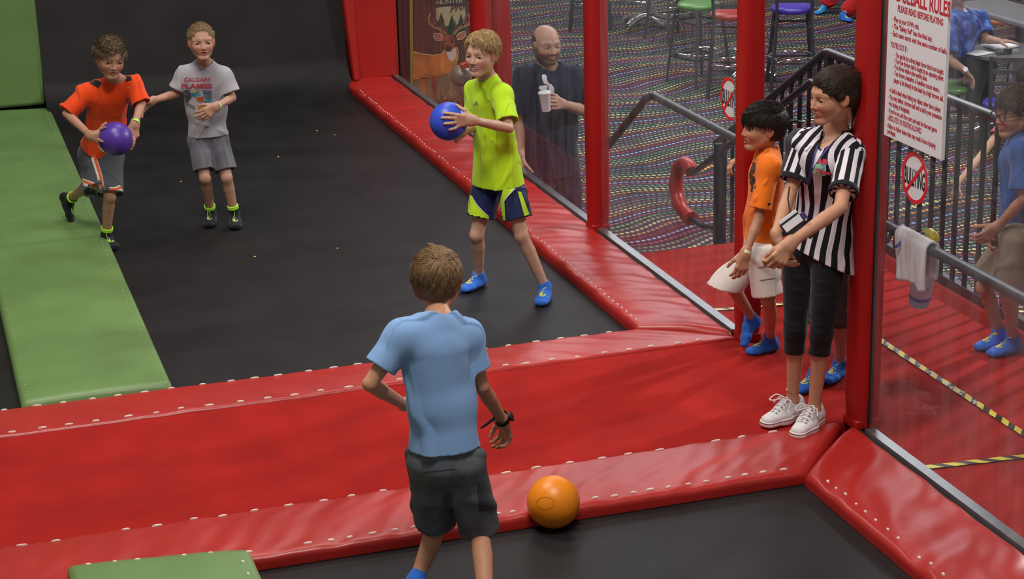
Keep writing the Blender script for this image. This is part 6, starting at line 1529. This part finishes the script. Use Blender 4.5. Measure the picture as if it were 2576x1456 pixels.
# ---- man with the cup, on the lobby floor behind the glass
def man():
    s = 1.02; q = onz(1376, 62, LZ + 1.78); Y = q[1] + .02
    J = setJ(dict(head=ony(1375, 112, Y), neck=ony(1378, 172, Y + .06), sh1=ony(1318, 190, Y + .04), sh2=ony(1446, 190, Y + .08),
        el1=ony(1307, 300, Y + .08), wr1=ony(1310, 392, Y - .02), el2=ony(1474, 280, Y), wr2=ony(1417, 262, Y - .20),
        pelvis=ony(1388, 416, Y + .08), hip1=ony(1356, 436, Y + .06), hip2=ony(1420, 436, Y + .1)))
    x0 = J['pelvis'][0]
    for i, dx in (('1', -.12), ('2', .12)):
        h = J['hip' + i]; J['an' + i] = V(x0 + dx, Y + .10, LZ + .09); J['kn' + i] = mid(h, J['an' + i], .5) + V(0, -.02, 0)
    cup_c = ony(1372, 255, Y - .26)
    o = dict(s=s, head=.238, face=nrm(V(.10, -.98, -.10)), skin=(.52, .31, .23), toe1=V(-.1, -1, 0), toe2=V(.1, -1, 0), brow=(.06, .04, .03), beard=(.075, .045, .03), stubble_hair=(.12, .085, .065), jaw=1.08, nose=1.15, lash=.6, lip=(.42, .20, .16), w=.98, nk=1.25,
        hand2=dict(L=.185, d=nrm(cup_c + V(.02, -.05, 0) - J['wr2']), n=nrm(V(-.5, .9, 0)), side=V(0, .1, 1), curl=(.75, .75, .75, .75), thumb=(.7, .6), spread=.02), hand1=dict(L=.185, d=V(0, -.1, -1), n=V(1, 0, 0), side=V(0, -1, 0)),
        headc=J['head'], front=V(0, -1, 0), look=nrm(V(.75, -.65, -.15)), iris=(.06, .05, .04), arm=1.1)
    t, H, hn, body = person('bald bearded man in a navy shirt standing behind the glass', V(x0, Y, LZ), J, o)
    F = Field(); h = H.h   # closely cropped side hair
    F.ell(H.p(0, -.08, .10), np.array((.345, .435, .345)) * h, H.R, .01); F.ell(H.p(0, .10, .36), np.array((.30, .52, .30)) * h, H.R, .02, op=-1); F.ell(H.p(0, .42, 0), np.array((.6, .42, .6)) * h, H.R, .02, op=-1)
    F.ell(H.p(0, 0, -.45), np.array((.7, .7, .30)) * h, H.R, .02, op=-1)
    for q in (-1, 1): F.ell(H.p(q * .40, .02, -.05), np.array((.14, .12, .16)) * h, H.R, .01, op=-1)
    link_mesh('cropped_hair', F.build(.0028), M['hairv'], t, color=(.07, .05, .04))
    NB = cloth('navy_cotton', (.016, .020, .045), .9)
    sh = shirt(t, J, o, NB, s, J['pelvis'] + V(0, 0, -.06), sl=.80, grow=.020, seed=81, sleeve_r=(.066, .080), amp=.005, hemn=DN, cq=1.62, sd=.084, hd=.088, hq=1.6, neck_r=.064, res=.005)
    shorts(t, J, s, cloth('dark_denim', (.02, .028, .06), .9), J['pelvis'] + V(0, 0, .06), 2.15, 2.15, seed=83, flare=(.095, .07), name='jeans', res=.007)
    for i in '12':
        F = Field(); foot(F, J['an' + i], o['toe' + i], DN, s, .008); link_mesh('shoe', F.build(.006), M['ink'], t)
    u, v = nrm(CM @ V(1, 0, 0)), nrm(CM @ V(0, 1, .1)); o2 = ony(1375, 215, Y - .3); k = 1 / 405.; Q = lambda a, b: ((a - 1375) * k, -(b - 215) * k)
    WHP = mat('white_shirt_print', (.72, .72, .78), .7)
    wrap('thumb_print', [poly2([Q(*q) for q in [(1363, 190), (1366, 187), (1371, 187), (1375, 191), (1376, 200), (1380, 208), (1388, 213), (1394, 221), (1394, 232), (1391, 240), (1384, 240), (1380, 232), (1380, 218), (1374, 212), (1368, 210), (1364, 200)]])], o2, u, v, sh, WHP, sh, .002, 3, label='white thumbs up print')
    wrap('thumb_print', [poly2([Q(*q) for q in [(1357, 216), (1374, 214), (1378, 219), (1376, 225), (1360, 227), (1355, 222)]]), poly2([Q(*q) for q in [(1356, 230), (1378, 228), (1380, 236), (1360, 238)]])], o2, u, v, sh, WHP, sh, .002, 2)
    # cup
    t2 = empty('paper_cup', cup_c - V(0, 0, .06), 'white paper cup held by the bald man behind the glass', 'cup'); ax_ = nrm(V(-.10, -.02, 1))
    m = MB(); m.lathe([(.001, -.058), (.027, -.060), (.028, -.056), (.037, .052), (.039, .055)], cup_c, 28, axis=ax_); m.build('cup_body', M['white'], t2)
    m = MB(); m.lathe([(.0395, .050), (.041, .056), (.038, .062), (.034, .064), (.001, .064)], cup_c, 28, axis=ax_); m.build('lid', mat('white_lid', (.75, .74, .76), .35), t2)
man()

# ---- boy in the blue shirt with glasses, right edge
def boy_right():
    s = .76; Y = 7.20
    J = setJ(dict(head=ony(2556, 282, Y), neck=ony(2574, 342, Y + .02), sh1=ony(2562, 372, Y + .13), sh2=ony(2572, 378, Y - .13),
        el1=ony(2545, 500, Y + .14), wr1=ony(2510, 575, Y + .04), el2=ony(2575, 500, Y - .18), wr2=ony(2512, 568, Y - .06),
        pelvis=ony(2556, 590, Y), hip1=ony(2546, 600, Y + .07), hip2=ony(2556, 604, Y - .08), kn1=ony(2476, 720, Y + .10), kn2=ony(2536, 745, Y - .06),
        an1=A_(2512, 872, 0, s), an2=A_(2546, 888, 0, s)))
    t1, t2 = tdir((2440, 885), (2500, 872)), tdir((2480, 905), (2546, 892))
    o = dict(s=s, head=.212, face=nrm(V(-1, .0, -.12)), skin=(.44, .22, .14), toe1=t1, toe2=t2, brow=(.12, .07, .04),
        hand1=dict(L=.15, d=nrm(V(-.4, -.3, -.6)), n=V(.4, -.8, 0), side=V(-.8, -.3, 0), curl=(.6, .6, .6, .6)), hand2=dict(L=.15, d=nrm(V(-.6, .1, -.5)), n=V(-.1, .9, -.1), side=V(-.7, 0, .6), curl=(.6, .6, .6, .6)),
        headc=J['head'], front=nrm(V(-1, -.1, 0)))
    t, H, hn, body = person('boy with glasses in a blue shirt and khaki shorts at the right edge', V(4.55, Y, 0), J, o)
    hair(t, H, (.05, .033, .022), dict(flow=lambda q, r: (.1, .7 if q[2] > .2 else .2, -.4 if q[2] > .3 else -1), n=300, len=.2, t=.055, seed=33, hairline=.30, tip=(.12, .08, .055), jit=.15, lift=.06))
    BL = cloth('royal_blue_cotton', (.035, .085, .30), .9)
    sh = shirt(t, J, o, BL, s, J['pelvis'] + V(0, 0, .02), sl=.80, grow=.016, seed=91, sleeve_r=(.062, .076), hemn=DN)
    shorts(t, J, s, cloth('khaki_cotton', (.24, .19, .14), .9, bump=.4), J['pelvis'] + V(0, 0, .07), .86, .86, seed=93, flare=(.094, .110), amp=.006, name='cargo_shorts')
    sock(t, J['an1'], J['kn1'], t1, DN, s, SOCKB, .045, label='blue grip sock with yellow print'); sock(t, J['an2'], J['kn2'], t2, DN, s, SOCKB, .045, label='blue grip sock with yellow print')
    m = MB()
    for q in (-1, 1):
        c = H.p(q * .15, .42, .0); m.tube([c + H.h * (H.x * .11 * math.cos(a) + H.z * .075 * math.sin(a)) for a in np.linspace(0, 6.283, 24, endpoint=False)], .0028, 6, closed=True)
        m.tube([H.p(q * .26, .41, .03), H.p(q * .34, .30, .03), H.p(q * .36, -.02, .02)], .003, 6)
    m.tube([H.p(-.04, .43, .02), H.p(.04, .43, .02)], .0025, 6); m.build('eyeglasses', M['ink'], t)
    band(t, J['wr1'], J['el1'], .021, mat('pale_band_r', (.8, .8, .75), .5), w=.01)
boy_right()

# ---- seated man in blue patterned shirt
def seated_man():
    s = 1.0; X0, Y0 = TX - .48, TY + .12
    def g(px, py, Y): return ony(px, py, Y)
    J = setJ(dict(head=g(2403, -22, Y0), neck=g(2412, 34, Y0 + .02), sh1=g(2384, 52, Y0 - .12), sh2=g(2466, 48, Y0 + .12),
        el1=g(2386, 150, Y0 - .24), wr1=g(2426, 176, Y0 - .30), el2=g(2478, 98, Y0 - .02), wr2=g(2506, 102, Y0 - .14),
        pelvis=g(2408, 156, Y0 + .04), hip1=g(2396, 166, Y0 - .06), hip2=g(2430, 162, Y0 + .1), kn1=g(2470, 178, Y0 - .16), kn2=g(2490, 168, Y0 + .05),
        an1=g(2440, 262, Y0 - .18), an2=g(2478, 262, Y0 + .02)))
    o = dict(s=s, head=.235, face=nrm(V(.95, -.30, -.15)), skin=(.46, .26, .19), toe1=nrm(V(1, -.3, 0)), toe2=nrm(V(1, -.2, 0)),
        hand1=dict(L=.185, d=nrm(V(.5, -.2, -.6)), n=V(0, 0, -1), side=V(0, 1, 0), curl=(.4,) * 4), hand2=dict(L=.185, d=nrm(V(.9, -.35, -.05)), n=V(0, 0, -1), side=V(-.3, -1, 0), curl=(.15, .15, .15, .2), thumb=(.8, .2)),
        headc=J['head'], front=nrm(V(.9, -.4, 0)), arm=1.15)
    t, H, hn, body = person('seated man in a blue patterned shirt reading at the round table', V(X0, Y0, LZ), J, o)
    hair(t, H, (.10, .09, .08), dict(flow=lambda q, r: (0, -.4, -.8), n=80, len=.1, t=.04, seed=2))
    m, N, L, B = nt('blue_floral_shirt'); B.inputs['Roughness'].default_value = .85
    tc = N.new('ShaderNodeTexCoord'); n = N.new('ShaderNodeTexNoise'); n.inputs['Scale'].default_value = 14; n.inputs['Detail'].default_value = 4; L.new(tc.outputs['Object'], n.inputs[0])
    cr = N.new('ShaderNodeValToRGB'); e = cr.color_ramp.elements; e[0].position = .38; e[0].color = (.012, .035, .17, 1); e[1].position = .68; e[1].color = (.12, .24, .60, 1); k_ = e.new(.5); k_.color = (.025, .08, .36, 1)
    L.new(n.outputs[0], cr.inputs[0]); L.new(cr.outputs[0], B.inputs['Base Color'])
    sh = shirt(t, J, o, m, s, J['pelvis'] + V(0, 0, .01), sl=.85, grow=.022, seed=95, sleeve_r=(.070, .085), hemn=DN, res=.006, cq=1.5, sd=.086)
    F = Field()
    for i in '12': F.cap(J['hip' + i], J['kn' + i], .088, .066, .02); F.cap(J['kn' + i], J['an' + i], .064, .050, .02)
    F.cap(J['hip1'], J['hip2'], .10, .10, .03); link_mesh('trousers', F.build(.008), cloth('black_trouser', (.010, .010, .014)), t)
    for i in '12':
        F = Field(); foot(F, J['an' + i], o['toe' + i], DN, s, .008); link_mesh('shoe', F.build(.006), M['ink'], t)
    b = band(t, J['wr1'], J['el1'], .030, M['chrome'], name='wristwatch', w=.02)
    m = MB(); m.lathe([(.001, 0), (.020, 0), (.020, .008), (.001, .009)], J['wr1'] + V(-.01, -.03, .01), 20, axis=V(-.3, -1, .5)); m.build('watch_face', M['white'], b)
    F = Field(); F.cap(J['neck'] + V(.02, -.01, .0), J['neck'] + V(.05, -.03, -.05), .05, .045); link_mesh('undershirt', F.build(.006), WP, t)
    bx, by = J['pelvis'][0], J['pelvis'][1]
    bar_chair(bx - .04, by + .02, -1.6, (.10, .26, .06), 'dining chair under the man in the blue patterned shirt', h=min(.47, J['pelvis'][2] - .13 - LZ), name='dining_chair', ring=False, slats=3, group='dining chairs in the lobby')
seated_man()

# ---- person in pink beyond the railing, reaching down
def pink():
    s = .86; Y0 = 12.2
    g = lambda px, py, d=0: ony(px, py, Y0 + d)
    J = setJ(dict(head=g(2588, 205), neck=g(2580, 275), sh1=g(2535, 305, .05), sh2=g(2640, 305), el1=g(2468, 392, -.05), wr1=g(2408, 462, -.15), el2=g(2660, 400), wr2=g(2660, 480, -.1),
        pelvis=g(2590, 500), hip1=g(2565, 515), hip2=g(2620, 515), kn1=g(2565, 640), kn2=g(2620, 640)))
    for i in '12': J['an' + i] = V(J['kn' + i][0], Y0, LZ + .07)
    o = dict(s=s, head=.215, face=nrm(V(-.7, -.6, -.2)), skin=(.50, .28, .19), toe1=V(-.3, -1, 0), toe2=V(-.3, -1, 0), headc=J['head'], front=nrm(V(-.5, -.8, 0)),
        hand1=dict(L=.165, d=nrm(V(-.35, -.1, -.9)), n=V(1, 0, -.3), side=V(0, -1, 0), curl=(.35,) * 4), hand2=dict(d=V(0, 0, -1), n=V(-1, 0, 0), side=V(0, -1, 0)))
    t, H, hn, body = person('person in a pink shirt beyond the black railing, one arm reaching down', V(J['pelvis'][0], Y0, LZ), J, o)
    hair(t, H, (.05, .03, .02), dict(flow=lambda q, r: (0, -.3, -1), n=120, len=.3, t=.05, seed=6, extra=[(H.p(0, -.3, 0), H.p(-.1, -.3, -.9), .06, .03), (H.p(-.3, -.1, 0), H.p(-.35, -.1, -.8), .03, .02)]))
    shirt(t, J, o, cloth('pink_cotton', (.42, .06, .13)), s, J['pelvis'] + V(0, 0, -.05), sl=.45, seed=97, hemn=DN, res=.006)
    shorts(t, J, s, cloth('dark_shorts', (.02, .02, .03)), J['pelvis'] + V(0, 0, .06), .8, .8, seed=98, res=.007)
    for i in '12':
        F = Field(); foot(F, J['an' + i], o['toe' + i], DN, s, .006); link_mesh('shoe', F.build(.006), M['ink'], t)
pink()

# ---- person in red sitting on the lobby floor, cut off by the top of the picture
def red_sitter():
    s = .8; p = onz(2062, 30, LZ); Y0 = p[1]; g = lambda px, py, d=0: ony(px, py, Y0 + d)
    b = onz(2135, 30, LZ)
    an1 = onz(2072, 18, LZ + .07); an2 = onz(2120, 38, LZ + .07)
    pel = V(b[0] + .25, b[1] + .25, LZ + .20)
    J = setJ(dict(pelvis=pel, neck=pel + V(.02, .05, .48), head=pel + V(0, .0, .66), sh1=pel + V(-.15, .0, .40), sh2=pel + V(.15, .02, .40), el1=pel + V(-.22, -.12, .18), wr1=pel + V(-.15, -.30, .12), el2=pel + V(.22, -.1, .18), wr2=pel + V(.1, -.3, .12),
        hip1=pel + V(-.08, 0, 0), hip2=pel + V(.08, 0, 0), kn1=mid(pel, an1, .5) + V(-.06, -.05, .18), kn2=mid(pel, an2, .5) + V(.12, -.1, .12), an1=an1, an2=an2))
    o = dict(s=s, head=.21, face=V(-.4, -.9, -.2), skin=SK2, toe1=nrm(V(-.9, -.5, 0)), toe2=nrm(V(.3, -.9, 0)), headc=J['head'], front=V(-.2, -.95, 0), hand1=dict(d=V(.4, -.6, -.3), n=V(0, 0, -1), side=V(1, 0, 0)), hand2=dict(d=V(-.4, -.6, -.3), n=V(0, 0, -1), side=V(-1, 0, 0)))
    t, H, hn, body = person('child in loose red clothes and blue socks sitting at the top edge', V(pel[0], pel[1], LZ), J, o)
    hair(t, H, (.06, .04, .03), dict(flow=lambda q, r: (0, 0, -1), n=60, len=.15, t=.05, seed=6))
    RC = cloth('loose_red_cloth', (.50, .012, .015), .7)
    shirt(t, J, o, RC, s, J['pelvis'] + V(0, 0, -.02), seed=99, hemn=DN, res=.007)
    F = Field()
    for i in '12': F.cap(J['hip' + i], J['kn' + i], .12, .11, .05); F.cap(J['kn' + i], mid(J['kn' + i], J['an' + i], .72), .11, .09, .05)
    F.cap(pel, pel + V(0, 0, .05), .16, .14, .05); F.cap(pel + V(.1, -.1, -.08), pel + V(.1, -.42, -.12), .11, .09, .06)
    F.disp = folds(.012, 5, (12, 12, 12)); link_mesh('loose_trousers', F.build(.008), RC, t)
    sock(t, J['an1'], J['kn1'], o['toe1'], DN, s * 1.1, cloth('bright_blue_sock', (.03, .30, .75)), .04, label='blue grip sock with yellow print'); sock(t, J['an2'], J['kn2'], o['toe2'], DN, s, SOCKB, .04, label='blue grip sock')
red_sitter()
